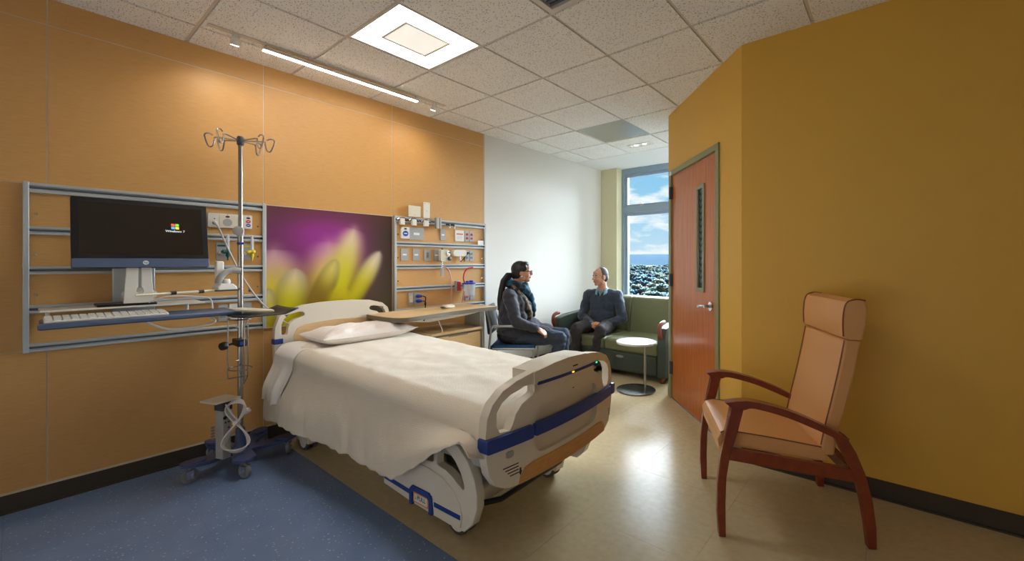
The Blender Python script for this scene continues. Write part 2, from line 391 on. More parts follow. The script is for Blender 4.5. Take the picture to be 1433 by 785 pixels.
# door
door = thing('door_1', None, None); door['kind'] = 'structure'
fr = MB()
for t0, t1, z0, z1 in ((DT0, DT0+.055, 0, DH), (DT1-.055, DT1, 0, DH), (DT0+.055, DT1-.055, DH-.05, DH)):
    fr.prism([(t0, z0), (t1, z0), (t1, z1), (t0, z1)], -.1, .014, dmap)
fr.build('frame', 'frame_olive', door, bevel=.003)
LT0, LT1, LH = DT0+.058, DT1-.058, DH-.054
V0, V1, VZ0, VZ1 = .585, .722, 1.095, 1.955       # vision panel
leaf = MB().prism([(LT0, .008), (LT1, .008), (LT1, LH), (LT0, LH)], -.045, -.004, dmap, holes=[[(V0+.02, VZ0+.02), (V0+.02, VZ1-.02), (V1-.02, VZ1-.02), (V1-.02, VZ0+.02)]]).build('door_leaf', 'door_wood', door)
MB().prism([(V0-.012, VZ0-.012), (V1+.012, VZ0-.012), (V1+.012, VZ1+.012), (V0-.012, VZ1+.012)], -.008, .006, dmap,
           holes=[[(V0+.022, VZ0+.022), (V0+.022, VZ1-.022), (V1-.022, VZ1-.022), (V1-.022, VZ0+.022)]]).build('vision_frame', 'frame_olive', leaf, bevel=.003)
MB().prism([(V0+.02, VZ0+.02), (V1-.02, VZ0+.02), (V1-.02, VZ1-.02), (V0+.02, VZ1-.02)], -.007, -.005, dmap).build('vision_glass', 'lens_glass', leaf)
mat('etched', (120, 128, 132), .5); mat('door_back', (34, 38, 44), .5)
MB().prism([(V0+.02, VZ0+.02), (V1-.02, VZ0+.02), (V1-.02, VZ1-.02), (V0+.02, VZ1-.02)], -.016, -.012, dmap).build('vision_backing', 'door_back', leaf)
fern = MB()
for k in range(15):
    zc = VZ0+.06+k*.053
    for sgn in (-1, 1):
        a = (V0+V1)/2+.012; tip = a+sgn*.032
        fern.prism([(a, zc), (a+sgn*.018, zc+.012), (tip, zc+.045), (a+sgn*.01, zc+.034)][::sgn], -.0118, -.0108, dmap)
fern.build('etched_leaves', 'etched', leaf)
for z in (.30, 1.154, 2.0):
    hg = MB().prism([(DT1-.075, z-.06), (DT1-.04, z-.06), (DT1-.04, z+.06), (DT1-.075, z+.06)], -.002, .016, dmap)
    hg.cyl(dmap(DT1-.055, z-.06, .018), dmap(DT1-.055, z+.06, .018), .008, n=10)
    hg.build('hinge', 'dark_grey', door)
hd = MB().cyl(dmap(.45, .985, -.004), dmap(.45, .985, .012), .036, .034, n=20).cyl(dmap(.45, .985, .01), dmap(.45, .985, .06), .012, n=12)
hd.tube([dmap(.45, .985, .055), dmap(.49, .985, .06), dmap(.54, .98, .058), dmap(.575, .972, .052)], [.012, .012, .0125, .013], n=10)
hd.build('lever_handle', 'chrome', leaf)
MB().prism([(LT0-.004, .93), (LT0+.004, .93), (LT0+.004, 1.04), (LT0-.004, 1.04)], -.01, .002, dmap).build('strike_plate', 'dark_grey', door)
MB().prism([(DT1-.075, 2.175), (DT1-.02, 2.175), (DT1-.02, 2.212), (DT1-.075, 2.212)], .014, .0155, dmap).build('frame_tag', 'white_plastic', door)

# ---- floor: base with 0.61 m tiles
fl = struct('floor', B(-.16, X1+.1, Y0-.1, YW+.3, -.1, -.004), 'baseboard')
def clip(poly, a, b, c):                 # keep a*x+b*y <= c
    o = []
    for i, p in enumerate(poly):
        q = poly[(i+1) % len(poly)]; dp = a*p[0]+b*p[1]-c; dq = a*q[0]+b*q[1]-c
        if dp <= 0: o.append(p)
        if (dp < 0 < dq) or (dq < 0 < dp): t = dp/(dp-dq); o.append((p[0]+(q[0]-p[0])*t, p[1]+(q[1]-p[1])*t))
    return o
def room_parts(x0, x1, y0, y1):
    sq = [(x0, y0), (x1, y0), (x1, y1), (x0, y1)]
    pc = [clip(sq, 0, 1, YB)]
    m_ = clip(clip(sq, 0, -1, -YB), 0, 1, YA)
    pc.append(clip(m_, 1, 1, XCOR+YB) if m_ else [])
    t_ = clip(sq, 0, -1, -YA)
    pc.append(clip(t_, 1, 0, XA) if t_ else [])
    return [p for p in pc if len(p) > 2]
GX, GY, TP, g = -.015, 1.18, .61, .0004
ix = range(0, 9); iy = range(-6, 8)
for i in ix:
    for j in iy:
        x0 = max(GX+i*TP, -.014); x1 = min(GX+(i+1)*TP, X1); y0 = max(GY+j*TP, Y0); y1 = min(GY+(j+1)*TP, YW)
        if x1-x0 < .02 or y1-y0 < .02: continue
        parts = room_parts(x0+g, x1-g, y0+g, y1-g)
        if not parts: continue
        mb = MB()
        for p in parts: mb.prism(p, -.004, 0)
        mb.build('floor_tile', 'floor_blue' if j < 0 else 'floor_beige', fl, smooth=0)

# ---- ceiling: slab, drywall soffit, T-bar grid, tiles
ce = struct('ceiling', B(-.16, X1+.1, Y0-.1, YW+.3, H+.1, H+.2), 'ceiling_plain')
CXo, CYo = .2986, .673
YE = CYo+7*TP                            # tiles end, drywall band begins
B(-.014, XA, YE+.012, YW, H, H+.02).build('drywall_band', 'ceiling_plain', ce)
B(XO, 2.0, YW, YW+.3, H, H+.02).build('drywall_band', 'ceiling_plain', ce)
special = {(1, 1): 'light', (3, 1): 'vent', (1, 5): 'perf'}
def cell(i, j): return CXo+i*TP, CXo+(i+1)*TP, CYo+j*TP, CYo+(j+1)*TP
tb = .009
for i in range(-1, 9):
    for j in range(-5, 7):
        x0, x1, y0, y1 = cell(i, j); x0 = max(x0, -.014); x1 = min(x1, X1); y0 = max(y0, Y0)
        if x1-x0 < .03 or y1-y0 < .03: continue
        kind = special.get((i, j))
        if kind in ('light', 'vent', 'perf'): continue
        parts = room_parts(x0+tb+.002, x1-tb-.002, y0+tb+.002, y1-tb-.002)
        if not parts: continue
        mb = MB()
        for p in parts: mb.prism(p, H-.004, H+.014)
        mb.build('ceiling_tile', 'ceiling_tile', ce, smooth=0)
for i in range(0, 9):
    x = CXo+i*TP
    if x > X1: continue
    ye = YE if x < XA else (XCOR+YB-x if x < XCOR else YB)
    B(x-tb, x+tb, Y0, min(ye, YE), H+.004, H+.008).build('grid_bar', 'grid_metal', ce, smooth=0)
for j in range(-4, 8):
    y = CYo+j*TP
    xe = X1 if y < YB else (XCOR+YB-y if y < YA else XA)
    B(-.014, xe, y-tb, y+tb, H+.0036, H+.0075).build('grid_bar', 'grid_metal', ce, smooth=0)
# wall angle trim
struct('trim_1', MB().bx(0, .022, 3.2, YE, H-.002, H+.004).bx(0, .022, Y0, 3.2, H-.002, H+.004), 'grid_metal')
ta = MB().prism([(0, H-.003), (LW, H-.003), (LW, H+.006), (0, H+.006)], 0, .024, dmap); ta.bx(XCOR, X1, YB-.024, YB, H-.003, H+.006)
struct('trim_2', ta, 'grid_metal')
# perforated return panel, dark air vent
x0, x1, y0, y1 = cell(1, 5)
tag(B(x0+.008, x1-.008, y0+.008, y1-.008, H+.003, H+.02).build('return_air_panel', 'perforated'), 'perforated metal air panel in the ceiling grid near the window', 'air panel')
x0, x1, y0, y1 = cell(3, 1)
v = thing('ceiling_vent', 'dark grated air vent at the top edge of the ceiling', 'vent', ((x0+x1)/2, (y0+y1)/2, H))
MB().bx(-.295, .295, -.295, .295, .02, .03).build('grate', 'vent_dark', v)
MB().prism([(-.296, -.296), (.296, -.296), (.296, .296), (-.296, .296)], -.001, .02, holes=[[(-.27, -.27), (-.27, .27), (.27, .27), (.27, -.27)]]).build('frame', 'grid_metal', v)
sl = MB()
for k in range(18): sl.bx(-.27, .27, -.262+k*.03, -.258+k*.03, .004, .02)
sl.build('blades', 'mid_grey', v, smooth=0)

# ================================================================== LIGHTS OF THE ROOM
x0, x1, y0, y1 = cell(1, 1)
t = thing('recessed_ceiling_light', 'square recessed ceiling light with a pale centre basket above the bed', 'ceiling light', ((x0+x1)/2, (y0+y1)/2, H))
a = .296
MB().prism([(-a, -a), (a, -a), (a, a), (-a, a)], -.001, .09, holes=[[(-a+.012, -a+.012), (-a+.012, a-.012), (a-.012, a-.012), (a-.012, -a+.012)]]).build('housing', 'white_plastic', t)
B(-a+.01, a-.01, -a+.01, a-.01, .088, .095).build('housing_back', 'white_plastic', t)
def refl(u, v):                               # curved bright reflectors either side of the basket
    return None
for sx in (-1, 1):
    g_ = MB().grid(lambda u, v: (sx*(.155+u*.128), -.284+v*.568, .012+.062*math.sin(PI*(.12+.88*(1-u)))*.9), 10, 1)
    g_.build('reflector', 'glow_panel', t)
for sy in (-1, 1):
    MB().grid(lambda u, v: (-.155+u*.31, sy*(.17+v*.114), .03+.02*v), 1, 1).build('reflector', 'glow_edge', t)
b_ = MB().prism([(-.15, -.165), (.15, -.165), (.15, .165), (-.15, .165)], .002, .03, holes=[[(-.135, -.15), (-.135, .15), (.135, .15), (.135, -.15)]]).build('basket_frame', 'white_plastic', t)
B(-.136, .136, -.151, .151, .006, .012).build('basket_diffuser', 'diffuser', b_)

XB = .385                                     # light bar hung under the ceiling along the wall
t = thing('linear_wall_light', 'long slim glowing light bar hung along the wood wall', 'light', (XB, 1.55, H))
B(-.022, .022, -.85, .85, -.010, -.004).build('track', 'grid_metal', t, bevel=.002)
for y in (-.55, .55): MB().cyl((0, y, -.012), (0, y, -.03), .006, n=8).build('hanger', 'aluminium', t)
B(-.022, .022, -.57, .57, -.05, -.03).build('bar_body', 'grid_metal', t, bevel=.004)
for k in range(3):
    for s in (-1, 1): B(s*.010-.0035, s*.010+.0035, -.565+k*.38, -.565+k*.38+.37, -.054, -.0495).build('lamp_lens', 'glow_bar', t)
for k, (y, lb) in enumerate(((.84, 'small white spotlight at the left end of the light bar'), (2.29, 'small white spotlight at the right end of the light bar'))):
    t = thing('spotlight', lb, 'spotlight', (XB, y, H-.012), 0, 'track spotlights')
    MB().cyl((0, 0, 0), (0, 0, -.02), .02, n=14).build('mount', 'white_plastic', t)
    hd = MB().lathe([(.014, 0), (.02, .01), (.024, .045), (.024, .05)], (0, 0, -.014), 18, (-.5, 0, -1)).build('head', 'white_plastic', t)
    d = Vector((-.5, 0, -1)).normalized(); c = Vector((0, 0, -.014))+d*.0505
    MB().cyl(c, c+d*.002, .021, n=18).build('lens', 'glow_spot', hd)
    ld = bpy.data.lights.new('spot_lamp', 'SPOT'); ld.energy = 3.5; ld.spot_size = R(120); ld.spot_blend = .8; ld.shadow_soft_size = .025; ld.color = (1, .9, .76)
    lo = bpy.data.objects.new('spot_lamp', ld); COL.objects.link(lo); lo.parent = t
    lo.location = c+d*.006; lo.rotation_euler = d.to_track_quat('-Z', 'Y').to_euler()
t = thing('recessed_downlight', 'white rectangular twin downlight set in a ceiling tile by the window', 'downlight', (1.215, 4.648, H-.004))
MB().prism(rrect(-.155, .155, -.065, .065, .006, 2), -.006, .03, holes=[rrect(-.125, .125, -.042, .042, .004, 2)[::-1]]).build('trim_frame', 'white_plastic', t)
B(-.125, .125, -.042, .042, .004, .014).build('can', 'black', t)
for s in (-1, 1):
    lp = MB().lathe([(.03, .002), (.026, .005), (.012, .005)], (s*.058, 0, -.001), 18).build('lamp', 'dark_grey', t)
    MB().cyl((s*.058, 0, -.001), (s*.058, 0, .002), .021, n=18).build('lens', 'glow_spot', lp)

# ================================================================== HEADWALL UNITS
RAIL = [(0, 0), (.024, 0), (.024, .013), (.009, .017), (.009, .027), (.024, .031), (.024, .044), (0, .044)]
def headwall(name, label, yl, yr, post_l, post_r):
    t = thing(name, label, 'headwall', (0, 0, 0))
    zs = [1.706, 1.479, 1.262, 1.05, .842]
    for k, z in enumerate(zs):
        sc = 1.2 if k == 0 else 1
        MB().prism([(x, z+b*sc) for x, b in RAIL], yl+.02, yr-.02, lambda x_, z_, h: (x_+.001, h, z_)).build('rail', 'rail_metal', t, bevel=.0015)
        MB().bx(.001, .0102, yl+.021, yr-.021, z+.0165*sc, z+.0275*sc).build('rail_groove', 'dark_groove', t)
    for z0, z1 in zip(zs[1:], zs): B(.001, .006, yl+.02, yr-.02, z0+.044, z1).build('back_panel', 'maple_panel', t)
    for y in ((yl, yl+.022), (yr-.022, yr)):
        B(.001, .028, y[0], y[1], .84, 1.762).build('side_post', 'rail_metal', t, bevel=.003)
    for z in zs:
        B(.02, .0295, yr-.03, yr-.021, z+.016, z+.03).build('end_cap', 'black', t)
    for z in (1.59, 1.37, 1.15):
        for y in (yl+.045, yr-.045): MB().cyl((.006, y, z), (.0085, y, z), .006, n=8).build('screw', 'chrome', t)
    return t
headwall('headwall_unit', 'wall rail unit with grey rails behind the computer and pole', .02, 1.108, 1, 1)
headwall('headwall_unit', 'wall rail unit with outlets and suction canister right of the flower picture', 2.108, 3.205, 1, 1)
def wplate(name, m, label, cat, y0, y1, z0, z1, x0=.0065, d=.008, group=None, r=.004):
    o = thing(name, label, cat, (x0, (y0+y1)/2, (z0+z1)/2), 0, group)
    hy, hz = (y1-y0)/2, (z1-z0)/2
    MB().prism(rrect(-hy, hy, -hz, hz, r, 3), 0, d, lambda a_, b_, h: (h, a_, b_)).build('plate', m, o, bevel=.0015)
    return o, hy, hz, d
def disc(parent, name, m, x, y, z, ry, rz, d=.0012):
    return MB().prism([(ry*math.cos(2*PI*k/20), rz*math.sin(2*PI*k/20)) for k in range(20)], x, x+d, lambda a_, b_, h: (h, y+a_, z+b_)).build(name, m, parent)
YD, ZD = (0, 1, 0), (0, 0, 1)
# ---- left unit devices
o, hy, hz, d = wplate('nurse_call_panel', 'white_plastic', 'long white nurse call station with speaker grille and coloured buttons', 'call panel', .778, 1.023, 1.568, 1.664, d=.022, r=.008)
B(.022, .024, -.062, .028, -.04, .04).build('speaker_panel', 'cream_plastic', o, bevel=.002)
MB().lathe([(.026, 0), (.026, .0012), (.0, .0012)], (.024, -.018, -.012), 24, (1, 0, 0)).build('speaker_grille', 'grey_plastic', o)
B(.022, .0245, .035, .062, -.035, .034).build('handset_rest', 'cream_plastic', o, bevel=.003)
disc(o, 'badge', 'ink', .0242, -.018, .028, .012, .007); disc(o, 'badge', 'ink', .0222, .1, .028, .012, .007)
disc(o, 'button', 'red', .0222, .1, .003, .014, .0115); disc(o, 'button', 'disc_blue', .0222, .1, -.024, .014, .0115)
[B(.0233, .0237, .092, .108, z_-.0015, z_+.0015).build('button_print', 'white_ink', o) for z_ in (.003, -.024)]
disc(o, 'indicator', 'red_ink', .0222, -.018, .042, .004, .002); disc(o, 'indicator', 'red_ink', .0222, .1, .043, .004, .002)
disc(o, 'jack', 'black', .0222, -.088, .01, .004, .004)
MB().lathe([(.013, 0), (.012, .018), (.007, .024)], (.022, -.088, -.018), 14, (1, 0, -.2)).build('plug', 'cord_grey', o)
cordp = spline([(.05, .812, 1.592), (.075, .825, 1.56), (.09, .86, 1.45), (.10, .92, 1.29), (.11, .99, 1.14), (.12, 1.06, 1.03), (.15, 1.12, .96), (.16, 1.17, .90), (.16, 1.22, .86)], 8)
MB().tube([p-Vector(o.location) for p in cordp], .0055, 8).build('cord', 'cord_grey', o)
def flowmeter(y, zt, m, label, platelabel, yp0, yp1):
    o, hy, hz, d = wplate('gas_outlet', 'grey_plastic', platelabel, 'gas outlet', yp0, yp1, 1.345, 1.46)
    B(d, d+.001, -hy+.006, hy-.006, .034, .046).build('colour_tab', m, o)
    MB().lathe([(.014, 0), (.014, .008), (.008, .012)], (d, -.012, -.012), 14, (1, 0, 0)).build('socket', 'white_plastic', o)
    t = thing('flowmeter', label, 'flowmeter', (.03, y, 1.385))
    MB().cyl((-.012, -.018, .016), (.02, -.018, .016), .010, n=14).cyl((.012, -.02, .016), (.012, .016, .016), .015, .012, n=16).ell((.012, .012, .018), (.017, .017, .017)).build('body', m, t)
    MB().lathe([(.011, 0), (.012, -.018), (.006, -.03), (.004, -.05)], (.012, .008, .006), 14).build('nozzle', m, t)
    MB().lathe([(.009, 0), (.009, .095), (.004, .105)], (.012, .008, .03), 14).build('sight_tube', 'clear_plastic', t)
    MB().cyl((.012, .008, .03), (.012, .008, .125), .003, n=8).build('scale_rod', 'white_plastic', t)
flowmeter(.874, 1.52, 'green_dark', 'dark green oxygen flowmeter with a clear sight tube', 'grey gas outlet plate behind the green flowmeter', .825, .896)
flowmeter(1.012, 1.52, 'yellow', 'bright yellow air flowmeter with a clear sight tube', 'grey gas outlet plate behind the yellow flowmeter', .966, 1.02)
def outlet(y0, y1, z0, z1, label, kind, group=None, pl='grey_plastic'):
    o, hy, hz, d = wplate('power_outlet', pl, label, 'outlet', y0, y1, z0, z1, group=group)
    if kind in ('red', 'grey', 'white', 'rocker'):
        c = {'red': 'red', 'grey': 'mid_grey', 'white': 'white_plastic', 'rocker': 'cream_plastic'}[kind]
        if kind == 'rocker':
            B(d, d+.004, -.017, .017, -.034, .034).build('rocker', c, o, bevel=.002); disc(o, 'slot', 'ink', d+.004, 0, .006, .003, .002)
        else:
            for s in (-1, 1):
                r_ = MB().prism(rrect(-.015, .015, -.013, .013, .009, 4), d, d+.003, lambda a_, b_, h: (h, a_, b_+s*.021)).build('receptacle', c, o)
                for q in (-1, 1): B(d+.003, d+.0034, q*.006-.0012, q*.006+.0012, s*.021-.002, s*.021+.006).build('slot', 'black', r_)
    elif kind == 'label': B(d, d+.0008, -hy*.55, hy*.55, -.007, .007).build('label_strip', 'white_ink', o)
    elif kind == 'keyed':
        B(d, d+.003, -.012, .012, -.028, .028).build('insert', 'mid_grey', o, bevel=.001)
        for z in (-.012, .004, .018): disc(o, 'pin', 'ink', d+.003, 0, z, .003, .003)
    return o
outlet(.836, .887, .919, 1.033, 'grey outlet plate with red print under the keyboard tray, leftmost of three', 'grey')
outlet(.897, .945, .919, 1.035, 'white outlet plate with red print under the keyboard tray, middle of three', 'white', pl='white_plastic')
outlet(.966, 1.024, .919, 1.035, 'grey jack plate under the keyboard tray, rightmost of three', 'keyed')
tag(B(.006, .009, 1.007, 1.025, 1.113, 1.131).build('green_jewel', 'green_dark', bevel=.001), 'tiny dark green square stud on the wood rail panel', 'stud')
# ---- right unit devices
o, hy, hz, d = wplate('call_button', 'white_plastic', 'white call button unit with a round blue button', 'call button', 2.177, 2.262, 1.551, 1.662, d=.018, r=.008)
disc(o, 'button', 'disc_blue', .018, 0, -.006, .028, .026, .003); B(.0209, .0213, -.016, .016, -.010, -.002).build('button_print', 'white_ink', o)
disc(o, 'badge', 'ink', .018, 0, .038, .014, .008)
o, hy, hz, d = wplate('blank_plate', 'grey_plastic', 'wide grey blank plate beside the blue call button', 'plate', 2.265, 2.42, 1.545, 1.664)
B(d, d+.001, -.032, .03, -.012, .01).build('label_strip', 'white_ink', o)
outlet(2.612, 2.672, 1.552, 1.666, 'narrow grey switch plate under the wall bracket', 'label')
o, hy, hz, d = wplate('notice_plate', 'white_plastic', 'cream square plate with red print beside the red outlets', 'plate', 2.793, 2.909, 1.55, 1.668)
for k in range(4): B(d, d+.0008, -.04+k*.021, -.023+k*.021, .012, .026).build('print_mark', 'red_ink', o)
for k in range(3): B(d, d+.0006, -.035, .03, -.03+k*.012, -.0275+k*.012).build('print_line', 'grey_plastic', o)
outlet(2.918, 2.976, 1.55, 1.666, 'double red emergency outlet next to the cream plate', 'red'); outlet(2.981, 3.036, 1.55, 1.666, 'double red emergency outlet nearest the right post', 'red')
tag(B(.03, .031, 3.085, 3.165, 1.521, 1.567).build('paper_label', 'white_ink'), 'small white label stuck at the right end of the rail unit', 'label')
outlet(2.18, 2.252, 1.342, 1.457, 'grey wall plate with white strip, first under the blue button', 'label'); outlet(2.303, 2.374, 1.342, 1.457, 'grey wall plate with white strip, second under the blue button', 'label')
outlet(2.425, 2.499, 1.342, 1.456, 'grey wall plate with dark keyed insert in the middle row', 'keyed')
outlet(2.535, 2.60, 1.342, 1.456, 'grey vacuum outlet plate half hidden by the regulator', 'label')
outlet(2.919, 2.976, 1.34, 1.453, 'grey double outlet with a black plug in it', 'grey'); outlet(2.981, 3.036, 1.34, 1.453, 'grey double outlet right of the black plug', 'grey')
outlet(2.254, 2.31, .915, 1.031, 'grey plate with a cream rocker switch above the table', 'rocker'); outlet(2.313, 2.371, .915, 1.031, 'grey outlet with two blue plugs above the table', 'grey')
outlet(2.922, 2.976, .913, 1.033, 'red outlet plate below the suction canister', 'red'); outlet(2.99, 3.05, .913, 1.033, 'grey labelled plate right of the suction canister', 'label')
tag(B(.0062, .0075, 2.126, 2.193, 1.108, 1.14).build('wood_sticker', 'foot_wood'), 'small tan sticker at the left end of the lower panel', 'sticker')
# blue plugs with black cords
for k, z in enumerate((.997, .95)):
    t = thing('power_plug', ('upper' if k == 0 else 'lower')+' blue power plug with a black cord above the table', 'plug', (.02, 2.342, z), 0, 'blue power plugs')
    MB().lathe([(.016, 0), (.018, .02), (.012, .05), (.007, .055)], (0, 0, 0), 14, (1, .55, 0)).build('plug_body', 'blue_plug', t)
    MB().tube(spline([(.05, .03, 0), (.06, .055, -.01), (.045, .065, -.045), (.035, .06, -.09-.03*k)], 6), .005, 8).build('cord', 'black', t)
# clips, plates and bracket on the top rail
for (y0, y1, lb) in ((2.152, 2.196, 'white rail clip with wire loops, leftmost on the top rail'), (2.272, 2.318, 'white rail clip under the beige plate'), (2.403, 2.451, 'white rail clip under the tall white plate')):
    t = thing('rail_clip', lb, 'clip', (.026, (y0+y1)/2, 1.716), 0, 'clips on the top rail')
    w = (y1-y0)/2
    B(0, .03, -w, w, -.035, .022).build('clip_body', 'white_plastic', t, bevel=.003)
    MB().tube([(.012, -.045, .012), (.02, -.02, .03), (.022, .01, .034), (.014, .05, .014)], .0045, 8).build('wire_arm', 'chrome', t)
    MB().cyl((.004, -.055, .012), (.004, .06, .01), .006, n=8).build('pivot', 'dark_grey', t)
wp, hy, hz, d = wplate('holder_plate', 'cream_plastic', 'beige square holder plate standing above the top rail', 'plate', 2.243, 2.371, 1.765, 1.872, x0=.032, d=.006)
disc(wp, 'screw', 'grey_plastic', .006, 0, -.035, .004, .004)
wp, hy, hz, d = wplate('holder_plate', 'white_plastic', 'tall white holder plate standing above the top rail', 'plate', 2.403, 2.474, 1.765, 1.92, x0=.032, d=.006)
for y, z in ((-.02, .065), (.02, .065), (0, -.01)): disc(wp, 'screw', 'grey_plastic', .006, y, z, .004, .004)
t = thing('rail_bracket', 'grey metal channel bracket clamped on the top rail', 'bracket', (.026, 2.565, 1.723))
MB().prism([(-.031, 0), (.031, 0), (.031, .03), (.014, .03), (.014, .018), (-.014, .018), (-.014, .03), (-.031, .03)], -.054, .054, lambda a_, b_, h: (b_, a_, h)).build('channel', 'aluminium', t, bevel=.0015)
B(.004, .0185, -.013, .013, -.054, .054).build('channel_liner', 'cream_plastic', t)
for k in range(2):
    t = thing('rail_hook', ('left' if k == 0 else 'right')+' small black hook with white tip on the top rail', 'hook', (.026, 2.69+k*.06, 1.71), 0, 'black rail hooks')
    MB().bx(0, .012, -.02, .016, 0, .014).tube([(.01, 0, .006), (.024, .002, 0), (.028, .004, -.012)], .005, 8).build('hook_body', 'black', t)
    B(.022, .032, -.002, .014, -.03, -.010).build('hook_tip', 'white_plastic', t, bevel=.002)
# suction regulator
t = thing('suction_regulator', 'cream suction regulator with dial and black knob on the rail unit', 'regulator', (-.004, 2.635, 1.394))
MB().prism(rrect(-.055, .042, -.062, .062, .02, 5), .03, .075, lambda a_, b_, h: (h, a_, b_)).build('body', 'cream_plastic', t, bevel=.006)
MB().cyl((.02, -.03, -.01), (.035, -.03, -.01), .016, n=14).build('wall_socket', 'chrome', t)
dl = MB().lathe([(.026, 0), (.026, .012), (.024, .013), (0, .013)], (.07, .028, .022), 20, (1, .3, 0)).build('dial', 'white_plastic', t)
MB().prism([(.018*math.cos(R(k*18)), .018*math.sin(R(k*18))) for k in range(10)], .0845, .0853, lambda a_, b_, h: (h, .033+a_, .022+b_)).build('dial_arc', 'green_dark', dl)
MB().prism([(.018*math.cos(R(190+k*16)), .018*math.sin(R(190+k*16))) for k in range(8)], .0845, .0853, lambda a_, b_, h: (h, .033+a_, .022+b_)).build('dial_arc', 'red', dl)
MB().lathe([(.021, 0), (.021, .02), (.016, .024)], (.07, .04, -.03), 16, (1, .4, 0)).build('knob', 'dark_grey', t)
MB().ell((.045, -.02, .066), (.010, .010, .01)).build('top_knob', 'black', t)
MB().cyl((.05, -.028, -.06), (.05, -.028, -.10), .008, n=12).cyl((.05, -.028, -.10), (.05, -.028, -.125), .014, n=12).build('outlet_stem', 'chrome', t)
MB().cyl((.05, -.028, -.12), (.05, -.028, -.21), .013, .017, n=12).build('trap_bottle', 'clear_plastic', t)
MB().cyl((.05, -.028, -.15), (.05, -.028, -.20), .011, n=12).build('trap_float', 'dark_grey', t)
MB().tube(spline([(.055, -.022, -.115), (.065, .01, -.12), (.07, .05, -.17), (.072, .07, -.26), (.07, .072, -.36), (.068, .07, -.47)], 8), .007, 8).build('suction_hose', 'pink_tube', t)
# small white power adapter
t = thing('charging_device', 'rounded white device on the wall with a black power cord', 'charger', (.008, 2.829, 1.423))
MB().prism(rrect(-.085, .085, -.034, .034, .03, 6), 0, .045, lambda a_, b_, h: (h, a_, b_)).build('body', 'white_plastic', t, bevel=.012, seg=3)
MB().cyl((.02, .01, -.03), (.02, .01, -.085), .012, n=12).build('neck', 'chrome', t)
MB().bx(.008, .035, .112, .135, -.01, .012).tube(spline([(.03, .12, 0), (.04, .085, -.02), (.035, .05, -.06), (.025, .025, -.088), (.02, .012, -.08)], 6), .0045, 8).build('cord', 'black', t)
# suction canister
t = thing('suction_canister', 'clear suction canister with a blue lid and red hose on the wall rail', 'canister', (.03, 2.915, .965))
MB().lathe([(.05, 0), (.056, .01), (.066, .125), (.066, .13), (.06, .125), (.05, .014)], (.06, 0, 0), 28).build('jar', 'clear_plastic', t)
lid = MB().lathe([(.071, .128), (.071, .142), (.05, .146)], (.06, 0, 0), 28).build('lid', 'blue_plug', t)
MB().cyl((.06, -.02, .142), (.06, -.02, .162), .018, n=14).cyl((.06, .03, .142), (.06, .03, .166), .022, n=14).build('port', 'blue_plug', lid)
B(-.002, .02, -.142, -.075, .055, .165).build('bracket', 'grey_plastic', t, bevel=.003)
B(.02, .03, -.125, -.082, .06, .155).build('red_latch', 'red', t, bevel=.003)
MB().tube(spline([(.05, -.05, .14), (.05, -.065, .19), (.052, -.055, .25), (.056, -.02, .29), (.06, .05, .305)], 8), .008, 10).build('red_hose', 'red', t)
MB().tube(spline([(.05, -.06, .06), (.055, -.07, -.0), (.06, -.085, -.06)], 6), .008, 10).build('drain_hose', 'pink_tube', t)
for k in range(0):
    MB().tube([(.06+.0525*1.12*math.cos(R(-80+k*34)), .0525*1.12*math.sin(R(-80+k*34)), .012), (.06+.067*math.cos(R(-80+k*34)), .067*math.sin(R(-80+k*34)), .12)], .0016, 6).build('jar_rib', 'white_plastic', t)

